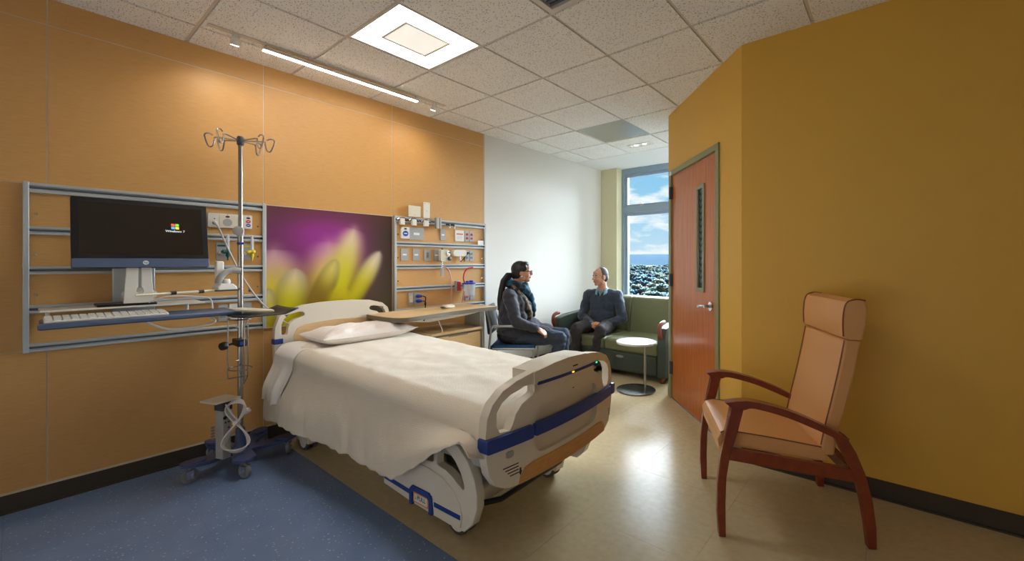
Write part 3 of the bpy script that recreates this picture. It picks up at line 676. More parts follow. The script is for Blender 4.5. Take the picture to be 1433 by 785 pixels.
# ================================================================== FLOWER PICTURE
def sm(a, b, x):
    t_ = min(max((x-a)/(b-a), 0), 1); return t_*t_*(3-2*t_)
def flower(u, w):                      # u to the right, w downwards, 0..1; printed colours in sRGB
    c = Vector((104, 54, 84))
    def mixin(col, k):
        nonlocal c
        c = c.lerp(Vector(col), min(max(k, 0), 1))
    mixin((150, 52, 140), 1.15*math.exp(-(((u-.42)/.30)**2+((w-.22)/.30)**2)))
    mixin((58, 48, 34), sm(.62, 1.02, u)*.95); mixin((92, 56, 50), sm(.22, 0, w)*.55)
    mixin((70, 62, 38), sm(.45, .95, w)*sm(.5, .95, u))
    petals = [  # base, tip, half width, blur, base colour, tip colour
        ((.06, 1.0), (.05, .36), .17, .12, (214, 196, 30), (206, 160, 170)),
        ((.40, .95), (.44, .28), .13, .11, (222, 206, 60), (206, 150, 176)),
        ((.44, 1.0), (.65, .15), .115, .085, (206, 198, 20), (226, 206, 170)),
        ((.53, 1.0), (.88, .36), .085, .03, (200, 186, 10), (232, 216, 190)),
        ((.27, 1.05), (.50, .44), .085, .02, (150, 128, 10), (226, 206, 120)),
        ((.12, 1.05), (.20, .52), .115, .022, (206, 194, 16), (224, 204, 168)),
        ((.42, 1.08), (.56, .70), .10, .05, (196, 176, 8), (204, 186, 20)),
        ((.0, 1.1), (.015, .68), .065, .02, (190, 172, 20), (214, 190, 130))]
    for (bx_, by_), (tx, ty), hw, bl, cb, ct in petals:
        dx, dy = tx-bx_, ty-by_; L = math.hypot(dx, dy); px, py = u-bx_, w-by_
        s_ = (px*dx+py*dy)/(L*L); q = abs(px*dy-py*dx)/L
        if s_ < 0: prof = 1.0
        elif s_ < .6: prof = .75+.25*math.sin(PI/2*s_/.6)
        elif s_ < 1: prof = math.sqrt(max(1-((s_-.6)/.4)**2, 0))
        else: prof = 0
        d_ = hw*prof-q if s_ < 1 else -math.hypot(q, (s_-1)*L)
        k = sm(-bl, bl, d_)
        col = Vector(cb).lerp(Vector(ct), sm(.35, 1.0, s_))
        sh = .80+.20*sm(0, hw*.9, hw*prof-q) if bl < .04 else 1
        mixin(col*sh, k*.96)
    mixin((138, 104, 34), .85*math.exp(-(((u-.36)/.09)**2+((w-.80)/.16)**2)))
    return c
t = thing('flower_picture', 'large blurred photo print of a yellow flower on purple behind the bed', 'picture', (0, 1.603, 1.296))
B(.0005, .012, -.492, .492, -.458, .458).build('backing_board', 'dark_grey', t)
NU, NV = 150, 140
mb = MB().grid(lambda u, v: (.0125, -.490+.980*u, -.456+.912*v), NU, NV)
o = mb.build('print', 'black', t, smooth=0)
ca = o.data.color_attributes.new('print', 'FLOAT_COLOR', 'POINT')
cols_ = []
for j in range(NV+1):
    for i in range(NU+1): cols_ += list(lin(*flower(i/NU, 1-j/NV)))
ca.data.foreach_set('color', cols_)
pm = mat('flower_print', (120, 60, 90), .35, coat=.2)
at_ = pm.node_tree.nodes.new('ShaderNodeVertexColor'); at_.layer_name = 'print'
pm.node_tree.links.new(at_.outputs[0], pm.node_tree.nodes['Principled BSDF'].inputs['Base Color'])
o.data.materials.clear(); o.data.materials.append(pm)
MB().prism([(-.494, -.46), (.494, -.46), (.494, .46), (-.494, .46)], 0, .0145, lambda a_, b_, h: (h, a_, b_), holes=[[(-.489, -.455), (-.489, .455), (.489, .455), (.489, -.455)]]).build('edge_frame', 'seam_strip', t)

# ================================================================== HOSPITAL BED
bed = thing('hospital_bed', 'cream hospital bed with blue bumpers and curved footboard', 'bed', (.15, 1.57, 0), R(2.0))
FC = .04                                       # footboard centre line
def fbend(x0, depth, half, c):
    def f(co):
        q = (co.y-c)/half
        return Vector((co.x-depth*q*q, co.y, co.z))
    return f
ycuts = [((0, FC-.5+.05*k, 0), (0, 1, 0)) for k in range(21)]
fb = fbend(2.27, .05, .515, FC)
half = [(-.30, .335), (-.40, .342), (-.46, .37), (-.498, .43), (-.512, .50), (-.515, .60), (-.508, .67), (-.482, .725), (-.43, .772), (-.35, .803), (-.24, .825), (-.12, .838), (0, .842)]
outl = [(FC+y, z) for y, z in half]+[(FC-y, z) for y, z in half[-2::-1]]
hole = [(-.462, .625), (-.462, .685), (-.435, .722), (-.39, .748), (-.30, .768), (-.262, .768), (-.25, .757), (-.25, .728), (-.262, .715), (-.325, .692), (-.362, .655), (-.38, .61), (-.395, .592), (-.445, .596)]
hL = [(FC+y, z) for y, z in hole]; hR = [(FC-y, z) for y, z in hole[::-1]]
rec = [(FC+a_, b_) for a_, b_ in rrect(-.245, .295, .435, .655, .06, 5)]
fm = lambda y, z, x: (x, y, z)
MB().prism(outl, 2.225, 2.27, fm, holes=[hL, hR, rec]).build('footboard', 'bed_plastic', bed, cuts=ycuts, bend=fb, bevel=.009, seg=3)
MB().prism(rec, 2.228, 2.248, fm).build('footboard_recess', 'bed_plastic', bed, cuts=ycuts, bend=fb)
def bent(name, m, y0, y1, z0, z1, xa, xb, bevel=.006, parent=None, poly=None):
    p = poly or rrect(y0, y1, z0, z1, min(.008, (z1-z0)*.3), 2)
    return MB().prism([(FC+a_, b_) for a_, b_ in p], xa, xb, fm).build(name, m, parent or bed, cuts=ycuts, bend=fb, bevel=bevel)
bent('bumper', 'bed_blue', -.262, .462, .53, .585, 2.262, 2.290); bent('bumper', 'bed_blue', -.524, -.272, .528, .587, 2.232, 2.290, .012); bent('bumper', 'bed_blue', .472, .524, .528, .587, 2.232, 2.290, .012)
bent('wood_inlay', 'foot_wood', 0, 0, 0, 0, 2.262, 2.274, .002, poly=[(-.345, .338), (.39, .338), (.385, .375), (.355, .402), (.30, .412), (-.26, .412), (-.31, .402), (-.335, .375)])
ct = bent('control_housing', 'bed_plastic', 0, 0, 0, 0, 2.135, 2.276, .012, poly=[(-.255, .765), (.285, .765), (.285, .808), (.15, .838), (0, .846), (-.12, .840), (-.255, .822)])
bent('indicator_strip', 'bed_blue', -.235, .285, .757, .772, 2.272, 2.2785, .001, ct)
for y, m_ in ((.03, 'led_orange'), (.275, 'led_green')): bent('indicator_lamp', m_, y-.009, y+.009, .761, .768, 2.2775, 2.2795, 0, ct)
bent('display_window', 'cream_plastic', -.035, .115, .70, .735, 2.268, 2.2715, .001); bent('display_window', 'grey_plastic', -.415, -.375, .475, .503, 2.268, 2.2735, .001)
bent('small_label', 'cream_plastic', .02, .065, .672, .688, 2.268, 2.271, 0); bent('small_label', 'ink', .033, .05, .678, .682, 2.2705, 2.2715, 0)
bent('maker_mark', 'ink', .03, .075, .79, .797, 2.2755, 2.2768, 0, ct)
for k in range(4): bent('instruction_line', 'ink', -.43+.012*k, -.345, .432-.014*k, .437-.014*k, 2.2695, 2.2705, 0)
MB().prism([(-.335, .375), (-.325, .395), (-.33, .395), (-.33, .41), (-.34, .41), (-.34, .395), (-.345, .395)], 2.2695, 2.2705, lambda a_, b_, h: (h, FC+a_, b_)).build('arrow_mark', 'ink', bed, bend=fb)
for k in range(4): bent('instruction_line', 'ink', .455, .485, .44-.012*k, .444-.012*k, 2.2695, 2.2705, 0)
# headboard
hh = [(-.44, .55), (-.445, .70), (-.445, .80), (-.44, .86), (-.415, .932), (-.365, .975), (-.26, 1.005), (-.12, 1.016), (0, 1.018)]
HC = -.015
outl = [(HC+y, z) for y, z in hh]+[(HC-y, z) for y, z in hh[-2::-1]]
ho = [(-.402, .805), (-.402, .87), (-.385, .915), (-.35, .944), (-.29, .957), (-.262, .955), (-.25, .943), (-.252, .928), (-.27, .918), (-.315, .905), (-.345, .88), (-.358, .845), (-.362, .805), (-.372, .795), (-.395, .795)]
MB().prism(outl, -.02, .022, fm, holes=[[(HC+y, z) for y, z in ho], [(HC-y, z) for y, z in ho[::-1]]]).build('headboard', 'bed_plastic', bed, bevel=.009, seg=3)
MB().prism([(HC+y, z) for y, z in [(-.32, .60), (.32, .60), (.32, .79), (.30, .835), (.25, .86), (.10, .872), (0, .874), (-.10, .872), (-.25, .86), (-.30, .835), (-.32, .79)]], .02, .026, fm).build('headboard_inlay', 'pale_wood', bed, bevel=.002)
for s in (-1, 1): MB().bx(-.026, .026, HC+s*.42-.03, HC+s*.42+.03, .735, .775).build('headboard_bumper', 'bed_blue', bed, bevel=.006)
# deck, mattress, base
B(.05, 2.16, -.42, .44, .42, .50).build('deck', 'grey_plastic', bed, bevel=.01)
B(.06, 2.06, -.42, .45, .50, .655).build('mattress', 'mattress', bed, bevel=.04, seg=4)
B(.25, 2.0, -.30, .34, .16, .25).build('base_frame', 'bed_plastic', bed, bevel=.02)
for x in (.5, 1.7): MB().box((x, .02, .34), (.12, .5, .22)).build('lift_column', 'mid_grey', bed, bevel=.01)
B(2.0, 2.2, -.36, .40, .40, .47).build('deck_end', 'grey_plastic', bed, bevel=.01)
MB().tube([(1.9, -.30, .17), (2.0, -.30, .17), (2.05, -.22, .17), (2.05, .26, .17), (2.0, .34, .17), (1.9, .34, .17)], .014, 10).build('brake_bar', 'black', bed)
MB().bx(1.0, 1.2, -.385, -.33, .155, .22).build('brake_pedal', 'bed_blue', bed, bevel=.012)
for x, y in ((.24, -.33), (.24, .37), (1.88, -.315), (1.885, .355)):
    c = MB().prism(arc((x, .09), .098, 8, 172, 12)+[(x-.09, .06), (x+.085, .06)], y-.035, y+.035, lambda a_, b_, h: (a_, h, b_)).build('caster_cover', 'bed_plastic', bed, bevel=.012, seg=3)
    for s in (-1, 1):
        w = MB().lathe([(.058, -.011), (.073, -.009), (.075, 0), (.073, .009), (.058, .011), (.02, .012)], (x, y+s*.024, .075), 28, (0, 1, 0)).build('caster_wheel', 'rubber', bed)
        MB().lathe([(.056, -.0125), (.056, .0125), (.01, .014)], (x, y+s*.024, .075), 24, (0, 1, 0)).build('wheel_hub', 'white_plastic', w)
# lowered side rails at the foot end and head end
def rail_piece(yc, sgn, xo=0, full=True):
    ym = lambda a_, b_, h: (a_+xo, yc+sgn*h, b_)
    o_ = [(1.40, .15), (1.658, .128), (1.83, .122), (1.99, .118), (2.045, .122), (2.10, .175), (2.128, .25), (2.128, .31), (2.113, .37), (2.07, .44), (2.0, .492), (1.94, .516), (1.86, .515), (1.75, .50), (1.60, .44), (1.48, .36), (1.40, .27)]
    hl = [(1.849, .372), (1.849, .437), (1.866, .462), (1.90, .466), (1.945, .448), (1.985, .42), (2.02, .38), (2.042, .335), (2.046, .312), (2.034, .306), (2.0, .322), (1.96, .345), (1.915, .362), (1.87, .366)]
    h2 = [(1.66, .40), (1.72, .43), (1.80, .452), (1.822, .448), (1.826, .43), (1.826, .385), (1.815, .374), (1.77, .372), (1.68, .366)]
    r_ = MB().prism(o_, -.022, .022, ym, holes=[hl, h2]).build('side_rail', 'bed_plastic', bed, bevel=.009, seg=3)
    MB().prism([(1.42, .165), (1.645, .142), (1.66, .215), (1.82, .215), (1.835, .135), (2.025, .135), (2.035, .19), (2.02, .24), (1.97, .29), (1.90, .325), (1.80, .34), (1.60, .345), (1.42, .30)], .02, .028, ym).build('rail_cover', 'bed_plastic', r_, bevel=.003)
    MB().prism([(1.42, .185), (1.642, .172), (1.642, .194), (1.42, .207)], .027, .0305, ym).build('rail_stripe', 'bed_blue', r_)
    MB().prism([(1.84, .172), (2.026, .172), (2.026, .193), (1.84, .193)], .027, .0305, ym).build('rail_stripe', 'bed_blue', r_)
    MB().prism([(1.648, .128), (1.672, .128), (1.672, .19), (1.685, .2), (1.79, .2), (1.803, .188), (1.803, .125), (1.827, .125), (1.827, .205), (1.805, .226), (1.67, .226), (1.648, .205)], .02, .036, ym).build('release_handle', 'bed_blue', r_, bevel=.003)
    MB().prism(rrect(1.678, 1.80, .146, .198, .006, 2), .022, .032, ym).build('release_label', 'orange', r_, bevel=.002)
    lb = MB().prism(rrect(1.687, 1.791, .153, .191, .004, 2), .031, .0326, ym).build('release_plate', 'white_plastic', r_)
    if sgn < 0:
        text('PULL', .030, 'ink', r_, (1.745, yc-.0329, .175), (1, 0, 0), (0, 0, 1))
        MB().prism([(1.692, .164), (1.708, .164), (1.70, .178)], .0325, .0331, ym).build('warning_mark', 'orange', r_)
    MB().prism([(1.52, .30), (1.62, .30), (1.70, .44), (1.62, .47)], -.06, -.022, ym).build('rail_arm', 'grey_plastic', r_)
rail_piece(-.42, -1); rail_piece(.455, 1)
for y in (-.43, .455):
    MB().prism([(-.03, .50), (.02, .56), (.10, .565), (.62, .53), (.70, .45), (.62, .36), (.10, .36), (.01, .42)], y-.022, y+.022, lambda a_, b_, h: (a_, h, b_), holes=[[(.02, .50), (.05, .43), (.12, .40), (.55, .40), (.6, .45), (.55, .49), (.10, .525), (.04, .52)]]).build('side_rail', 'bed_plastic', bed, bevel=.009, seg=3)
# bedding
def hem(x): return lerp_tab(x, [(.0, .235), (.3, .255), (.6, .255), (1.05, .262), (1.4, .25), (1.6, .262), (1.68, .30), (1.95, .475), (2.16, .60), (2.21, .56)])
def section(x, s, zt, near_hem, far_hem, off, flare):
    """s 0..1 from the far hem over the top to the near hem"""
    yn, yf, r_ = -.462-off, .475+off, .09
    if s < .25:
        q = s/.25; return yf+.012*(1-q), far_hem+(zt-r_-far_hem)*q
    if s < .32: a_ = (s-.25)/.07*PI/2; return yf-r_+r_*math.cos(a_), zt-r_+r_*math.sin(a_)
    if s < .60: q = (s-.32)/.28; return yf-r_+(yn+r_-yf+r_)*q, zt
    if s < .68: a_ = (s-.60)/.08*PI/2; return yn+r_-r_*math.sin(a_), zt-r_+r_*math.cos(a_)
    q = (s-.68)/.32; return yn-flare*(1-math.cos(min(q*1.25, 1)*PI))/2-.008*q, (zt-r_)+(near_hem-zt+r_)*q
def blanket_fn(u, v):
    x = .10+2.105*u-.03*0
    zt = .742-.03*x
    if x > 2.08: zt -= .10*((x-2.08)/.125)**2
    nh = hem(x)+.003*math.sin(23*x)+.003*math.sin(61*x+1)
    fl = .055+.02*math.sin(3.1*x+.6)
    if x > 1.6: fl += .02*min((x-1.6)/.3, 1)
    y, z = section(x, v, zt, nh, .40, 0, fl)
    drop = max(0, min(1, (.62-z)/.35)) if v > .6 else 0
    if v > .66:
        wv = .004*math.sin(13*x+.5)+.003*math.sin(29*x+2+.8*z*6)+.005*math.sin(7*x-9*z)+.007*noise.noise(Vector((x*9+z*4, z*5, 2)))+.004*noise.noise(Vector((x*20, z*9, 7)))
        if .95 < x < 1.15: wv += .016*math.exp(-((x-1.10)/.035)**2)
        y -= wv*drop
    if v > .66: x = x-.03*drop*max(0, 1-u*4)
    if .3 < v < .62: z += .007*noise.noise(Vector((x*5, y*6, 0)))+.003*noise.noise(Vector((x*14, y*14, 3)))
    return (x, y, z)
MB().grid(blanket_fn, 130, 130).build('blanket', 'blanket', bed, solid=.006)
def sheet_fn(u, v):
    sl = max(0, (v-.6)/.4)
    x = .055+(.335-.12*sl+.03*math.sin(v*9))*u
    y, z = section(x, v, .748-.03*x, .365+.012*math.sin(30*x), .45, .009, .055+.006*math.sin(3.1*x+.6))
    if v > .66:
        dr = (v-.66)/.34
        y -= dr*(.010*math.sin(34*x+.4)+.008*math.sin(60*x))+.004
    else: z += .003*noise.noise(Vector((x*9, y*9, 5)))
    return (x, y, z)
MB().grid(sheet_fn, 40, 110).build('top_sheet', 'sheet', bed, solid=.004)
# pillow
pw = thing('pillow', 'plump white pillow with a creased case at the head of the bed', 'pillow', (.42, 1.61, .727), R(1))
def pil(sgn):
    def f(u, v):
        a_, b_ = 2*u-1, 2*v-1
        x = .205*a_*(1-.10*(1-b_*b_)*abs(a_)); y = .36*b_*(1-.07*(1-a_*a_)*abs(b_))
        e_ = max(0, 1-abs(a_)**3.2)**.55*max(0, 1-abs(b_)**3.6)**.55
        z = .058+sgn*.066*e_
        if sgn > 0:
            z += e_*(.010*noise.noise(Vector((x*11, y*7, 1)))+.006*noise.noise(Vector((x*26+y*14, y*10, 4))))
            z += .006*math.sin(38*y+20*x)*math.exp(-((abs(a_)-.8)/.25)**2)*e_*1.4
        else: z = max(z, .004)
        z += .012*(abs(a_*b_))**3
        return (x, y, z)
    return f
pc_ = MB().grid(pil(1), 44, 60).grid(pil(-1), 44, 60).build('pillow_case', 'pillow', pw, smooth=80)
MB().tube([Vector(pil(1)(1, k/30))+Vector((.001, 0, 0)) for k in range(31)], .004, 6).build('seam', 'pillow', pw)

# ================================================================== NIGHTSTAND, OVERBED TABLE
ns = thing('bedside_cabinet', 'pale wood bedside cabinet with a drawer between bed and wall', 'cabinet', (.01, 2.20, 0))
B(.02, .44, .02, .56, .02, .665).build('body', 'pale_wood', ns, bevel=.003)
B(0, .46, 0, .58, .665, .69).build('top', 'pale_wood', ns, bevel=.006)
for k, (z0, z1, nm) in enumerate(((.49, .645, 'drawer'), (.03, .48, 'door'))):
    d_ = B(.44, .458, .03, .55, z0, z1).build(nm, 'pale_wood', ns, bevel=.003)
    B(.455, .4585, .18, .40, z1-.006, z1).build('finger_groove', 'table_edge', d_)
B(.43, .445, .022, .558, .645, .665).build('reveal', 'table_edge', ns)
ob = thing('overbed_table', 'overbed table with a pale wood top and dark edge on a grey column', 'table', (.375, 2.315, 0), R(3.5))
topo = [(-.27, -.50), (-.20, -.535), (.06, -.55), (.20, -.53), (.245, -.48), (.25, -.40), (.215, -.10), (.20, .10), (.215, .40), (.23, .53), (.22, .565), (.18, .575), (-.24, .57), (-.27, .54)]
topo = [tuple(p)[:2] for p in spline([(a_, b_, 0) for a_, b_ in topo+[topo[0]]], 5)[:-1]]
tt = MB().prism(topo, .852, .885, lambda a_, b_, h: (a_, b_, h)).build('table_top', 'table_edge', ob, bevel=.008, seg=3)
cxm, cym = -.02, .01
MB().prism([(cxm+(a_-cxm)*.95, cym+(b_-cym)*.975) for a_, b_ in topo], .884, .8866, lambda a_, b_, h: (a_, b_, h)).build('laminate', 'pale_wood', tt)
MB().prism([(-.42, .853), (.46, .853), (.42, .83), (.26, .815), (-.15, .80), (-.34, .825)], -.10, .10, lambda a_, b_, h: (h, a_, b_)).build('under_tray', 'bed_plastic', ob, bevel=.008)
MB().box((.101, -.2, .835), (.004, .012, .035), Matrix.Rotation(R(-35), 3, 'X')).build('release_lever', 'black', ob)
B(-.17, .08, .475, .535, .075, .85).build('column', 'grey_plastic', ob, bevel=.02, seg=4)
B(.08, .095, .48, .495, .10, .845).build('column_edge', 'aluminium', ob, bevel=.004)
B(-.20, .14, .44, .55, .03, .085).build('base_cover', 'mid_grey', ob, bevel=.02)
for x in (-.16, .11):
    MB().bx(x-.025, x+.025, -.28, .5, .05, .08).build('base_leg', 'mid_grey', ob, bevel=.01)
    for y in (-.24, .47): MB().lathe([(.012, -.012), (.024, -.01), (.025, 0), (.024, .01), (.012, .012)], (x, y, .025), 16, (1, 0, 0)).build('caster', 'rubber', ob)
MB().tube(spline([(.05, -.02, .815), (.065, -.01, .76), (.07, .01, .70), (.08, -.02, .60), (.09, -.03, .5)], 6), .004, 8).build('hanging_cord', 'cord_white', ob)
ph = thing('bedside_handset', 'cream nurse call handset lying on the overbed table', 'handset', (.345, 2.46, .8866), R(18))
MB().grid(lambda u, v: ((.038+.012*math.sin(PI*v))*math.cos(2*PI*u)*(1 if .0 < v < 1 else .6), (-.072+.144*v), .018+.018*math.sin(2*PI*u)*(1.0 if 0 < v < 1 else .5)), 20, 8, closed_u=True).build('shell', 'cream_plastic', ph, smooth=70)
hm = MB()
MB().bx(-.022, .022, -.045, .03, .033, .0375).build('keypad', 'white_plastic', ph, bevel=.001)
for k in range(3): disc(ph, 'key', 'red_ink', 0, 0, 0, .006, .006); 
for k, o in enumerate([c for c in ph.children if c.name.startswith('key') and not c.name.startswith('keypad')]):
    o.rotation_euler = (0, R(-90), 0); o.location = (0, -.03+.025*k, .0372)

# ================================================================== IV STAND
iv = thing('iv_stand', 'rolling steel IV pole with six hooks on a dark blue five-lobed base', 'IV stand', (.262, .895, 0))
CAST = [(-71, .285), (-10, .285), (66, .265), (138, .245), (206, .225)]
def basefn():
    pts = []
    for k, (a_, r_) in enumerate(CAST):
        nx, nr = CAST[(k+1) % 5]; nx = nx if nx > a_ else nx+360
        for da, rr in ((-15, .80), (-12, .98), (-6, 1.12), (0, 1.16), (6, 1.12), (12, .98), (15, .80)): pts.append((r_*rr*math.cos(R(a_+da)), r_*rr*math.sin(R(a_+da))))
        for q, rr in ((.40, .34), (.5, .30), (.60, .34)):
            aa = a_+(nx-a_)*q; pts.append((.285*rr*math.cos(R(aa)), .285*rr*math.sin(R(aa))))
    return pts
bp_ = basefn()
MB().prism(bp_, .085, .105, lambda a_, b_, h: (a_, b_, h-.012+.032*(min(math.hypot(a_, b_)/.3, 1))**2)).build('base', 'navy_base', iv, bevel=.006, seg=3)
for k, (a_, r_) in enumerate(CAST):
    x, y = r_*math.cos(R(a_)), r_*math.sin(R(a_))
    MB().prism([(.058*math.cos(R(q*18))*1.15, .043*math.sin(R(q*18))) for q in range(20)], .112, .124, lambda p, q, h: (x*.93+p*math.cos(R(a_))-q*math.sin(R(a_)), y*.93+p*math.sin(R(a_))+q*math.cos(R(a_)), h)).build('foot_pad', 'navy_base', iv, bevel=.005)
    an = R(a_*1.7+40)
    ux, uy = math.cos(an), math.sin(an)
    fk = MB().cyl((x, y, .075), (x, y, .112), .011, n=12)
    for s in (-1, 1): fk.prism([(-.018, .026), (.018, .026), (.022, .078), (-.016, .078)], s*.014-.0015, s*.014+.0015, lambda p, q, h: (x+p*ux-h*uy, y+p*uy+h*ux, q))
    fk.prism([(-.018, -.0155), (.022, -.0155), (.022, .0155), (-.018, .0155)], .074, .078, lambda p, q, h: (x+p*ux-q*uy, y+p*uy+q*ux, h))
    f_ = fk.build('caster_fork', 'chrome', iv)
    w_ = MB().lathe([(.02, -.011), (.041, -.010), (.044, -.005), (.044, .005), (.041, .010), (.02, .011)], (x, y, .044), 22, (-uy, ux, 0)).build('caster_wheel', 'wheel_grey', f_)
    MB().cyl((x+uy*.02, y-ux*.02, .044), (x-uy*.02, y+ux*.02, .044), .006, n=10).build('axle', 'chrome', f_)
MB().lathe([(.05, .085), (.048, .10), (.03, .13), (.026, .22), (.022, .23)], (0, 0, 0), 20).build('hub', 'navy_base', iv)
MB().cyl((0, 0, .2), (0, 0, 1.54), .0155, n=18).build('pole_lower', 'steel', iv)
MB().cyl((0, 0, 1.5), (0, 0, 2.13), .0115, n=18).build('pole_upper', 'steel', iv)
MB().lathe([(.018, -.03), (.02, -.02), (.02, .02), (.014, .03)], (0, 0, 1.53), 16).build('lock_collar', 'grey_plastic', iv)
MB().lathe([(.022, 0), (.03, .006), (.031, .02), (.02, .026)], (.012, -.008, 1.535), 20, (.8, -.6, 0)).build('lock_knob', 'cord_grey', iv)
B(-.0165, .0165, -.0165, .0165, 1.445, 1.462).build('tape_band', 'bed_blue', iv, bevel=.004)
MB().lathe([(.016, -.03), (.02, -.02), (.02, .02), (.015, .03)], (0, 0, 2.135), 16).build('hook_hub', 'dark_grey', iv)
for k, a_ in enumerate((-155, -118, -52, 25, 62, 128)):
    c_, s_ = math.cos(R(a_)), math.sin(R(a_)); L_ = .125
    prof = [(0.01, 0), (L_, .01), (L_+.01, -.005), (L_+.018, -.045), (L_+.032, -.056), (L_+.045, -.045), (L_+.062, .01), (L_+.055, .028), (L_+.035, .03), (L_+.02, .02)]
    MB().tube(spline([(c_*p, s_*p, 2.135+z) for p, z in prof], 5), .0045, 8).build('hook', 'steel', iv)
# wire basket
bk = MB()
for z in (.96, .955): pass
for a_ in range(0, 1):
    pass
rx, ry = .085, .06; bc = (.11, -.03)
ring = lambda z, k0=0, k1=24, f=1.0: [(bc[0]+rx*f*math.cos(2*PI*k/24), bc[1]+ry*f*math.sin(2*PI*k/24), z) for k in range(k0, k1)]
def wire(pts, closed=False): MB().tube(pts, .004, 8, closed).build('basket_wire', 'steel', iv)
wire(ring(.965), True); wire(ring(.645), True)
for k in (0, 8, 16): p = ring(0)[k]; wire([(p[0], p[1], .965), (p[0], p[1], .58 if k else .56)])
p = ring(0); wire([(p[0][0], p[0][1], .56), (p[8][0], p[8][1], .58), (p[16][0], p[16][1], .58)])
wire([(0, 0, .90), (bc[0]-rx, bc[1], .90)]); wire([(0, 0, .68), (bc[0]-rx, bc[1], .68)])
cl = MB().box((.02, -.01, .80), (.12, .05, .045)).build('clamp_body', 'black', iv, bevel=.005)
MB().cyl((.05, -.05, .80), (.075, -.11, .795), .007, n=10).lathe([(.026, 0), (.028, .012), (.024, .026)], (.07, -.095, .795), 8, (.38, -.9, 0)).build('clamp_knob', 'black', cl)
MB().box((.082, -.01, .80), (.002, .028, .022)).build('clamp_label', 'disc_blue', cl)
# power strip with coiled cord
ps = thing('power_strip_box', 'grey power strip box with a flat shelf on the IV stand base', 'power strip', (.40, .775, .11), R(20))
B(-.035, .03, -.024, .024, 0, .36).build('box', 'grey_plastic', ps, bevel=.004)
B(-.075, .065, -.085, .06, .36, .372).build('shelf', 'cream_plastic', ps, bevel=.003)
B(-.038, .034, -.028, .028, .30, .36).build('shelf_bracket', 'dark_grey', ps)
for k, (y, z, m_) in enumerate(((-.012, .255, 'black'), (.012, .255, 'black'), (-.009, .225, 'dark_grey'), (.009, .225, 'dark_grey'), (.009, .19, 'dark_grey'))):
    MB().lathe([(.011 if k < 2 else .006, 0), (.010 if k < 2 else .005, .003)], (.03, y, z), 12, (1, 0, 0)).build('socket', m_, ps)
for k in range(5): B(-.04, -.03, -.045, -.03, .12+.018*k, .13+.018*k).build('vent_fin', 'mid_grey', ps)
coil = thing('coiled_power_cord', 'white power cord looped and tied on the power strip box', 'cord', (.455, .825, .12), R(-28))
for k in range(5):
    pts = []
    for q in range(48):
        a_ = 2*PI*q/48; lo_ = math.sin(a_) < 0
        w = (.062+.005*k) if lo_ else (.042+.004*k)
        pts.append((.007*(k-2)+.006*math.cos(a_), w*math.sin(2*a_)*(.85 if lo_ else .9), .20+(.185-.006*k if lo_ else .15-.004*k)*math.sin(a_)))
    MB().tube(pts, .0048, 8, True).build('loop', 'cord_white', coil)
MB().lathe([(.018, 0), (.02, .012), (.018, .024)], (.0, 0, .195), 12).build('tie', 'cord_white', coil)
MB().tube(spline([(.01, -.05, .33), (.012, -.02, .27), (.014, .02, .21)], 5), .0052, 8).build('lead', 'cord_white', coil)
pg = MB().lathe([(.010, 0), (.016, .012), (.017, .04), (.012, .045)], (.012, .035, .26), 14, (.15, .75, .55)).build('plug', 'cord_white', coil)
MB().cyl((.02, .07, .285), (.024, .085, .296), .0025, n=6).cyl((.018, .062, .293), (.022, .078, .305), .0025, n=6).build('prong', 'chrome', pg)

# ================================================================== WALL WORKSTATION
ws = thing('workstation_mount', 'wall mounted computer arm with keyboard tray in front of the rail unit', 'workstation', (0, .43, 0))
B(.03, .055, -.09, .09, 1.02, 1.65).build('wall_track', 'aluminium', ws, bevel=.004)
MB().bx(.055, .30, -.03, .03, 1.07, 1.11).build('support_arm', 'white_plastic', ws, bevel=.01)
MB().prism([(-.075, 1.10), (.045, 1.10), (.03, 1.36), (-.06, 1.36)], .33, .345, lambda a_, b_, h: (h, a_, b_), holes=[[(-.016, 1.15), (-.028, 1.165), (-.022, 1.185), (-.018, 1.19), (-.018, 1.32), (-.006, 1.32), (-.006, 1.19), (.0, 1.182), (.004, 1.165), (-.006, 1.15)][::-1]]).build('neck_plate', 'white_plastic', ws, bevel=.002)
B(.055, .335, -.06, .05, 1.30, 1.33).build('monitor_arm', 'white_plastic', ws, bevel=.005)
TZ = 1.03
MB().prism([(.20, -.36), (.47, -.36), (.47, .40), (.20, .40)], TZ-.022, TZ, lambda a_, b_, h: (a_, b_, h)).build('keyboard_tray', 'slate_blue', ws, bevel=.006)
MB().prism([(.44, -.37), (.498, -.37), (.478, .42), (.42, .42)], TZ-.028, TZ-.0005, lambda a_, b_, h: (a_, b_, h)).build('tray_edge', 'slate_blue', ws, bevel=.008)
MB().prism([(.34, .38), (.47, .38), (.66, .45), (.70, .52), (.62, .53), (.36, .45)], TZ-.006, TZ+.006, lambda a_, b_, h: (a_, b_, h)).build('tray_tip', 'cream_plastic', ws, bevel=.003)
MB().grid(lambda u, v: (.40+.30*v+.0*u, .34+.29*u+.02*v, TZ-.020-.006*math.sin(PI*v)+(.03*max(0, u-.75)/.25 if u > .75 else 0)), 12, 6).build('mouse_platform', 'black', ws, solid=.008)
B(.10, .34, -.36, .27, TZ+.045, TZ+.055).build('upper_shelf', 'white_plastic', ws, bevel=.003)
for s in (-.33, .22): MB().cyl((.15, s, TZ-.01), (.15, s, TZ+.046), .009, n=10).build('shelf_post', 'white_plastic', ws)
MB().tube(spline([(.46, .0, TZ-.03), (.45, .06, TZ-.07), (.44, .12, TZ-.085), (.43, .26, TZ-.08), (.42, .30, TZ-.06), (.40, .28, TZ-.035)], 6), .007, 8).build('under_loop', 'white_plastic', ws)
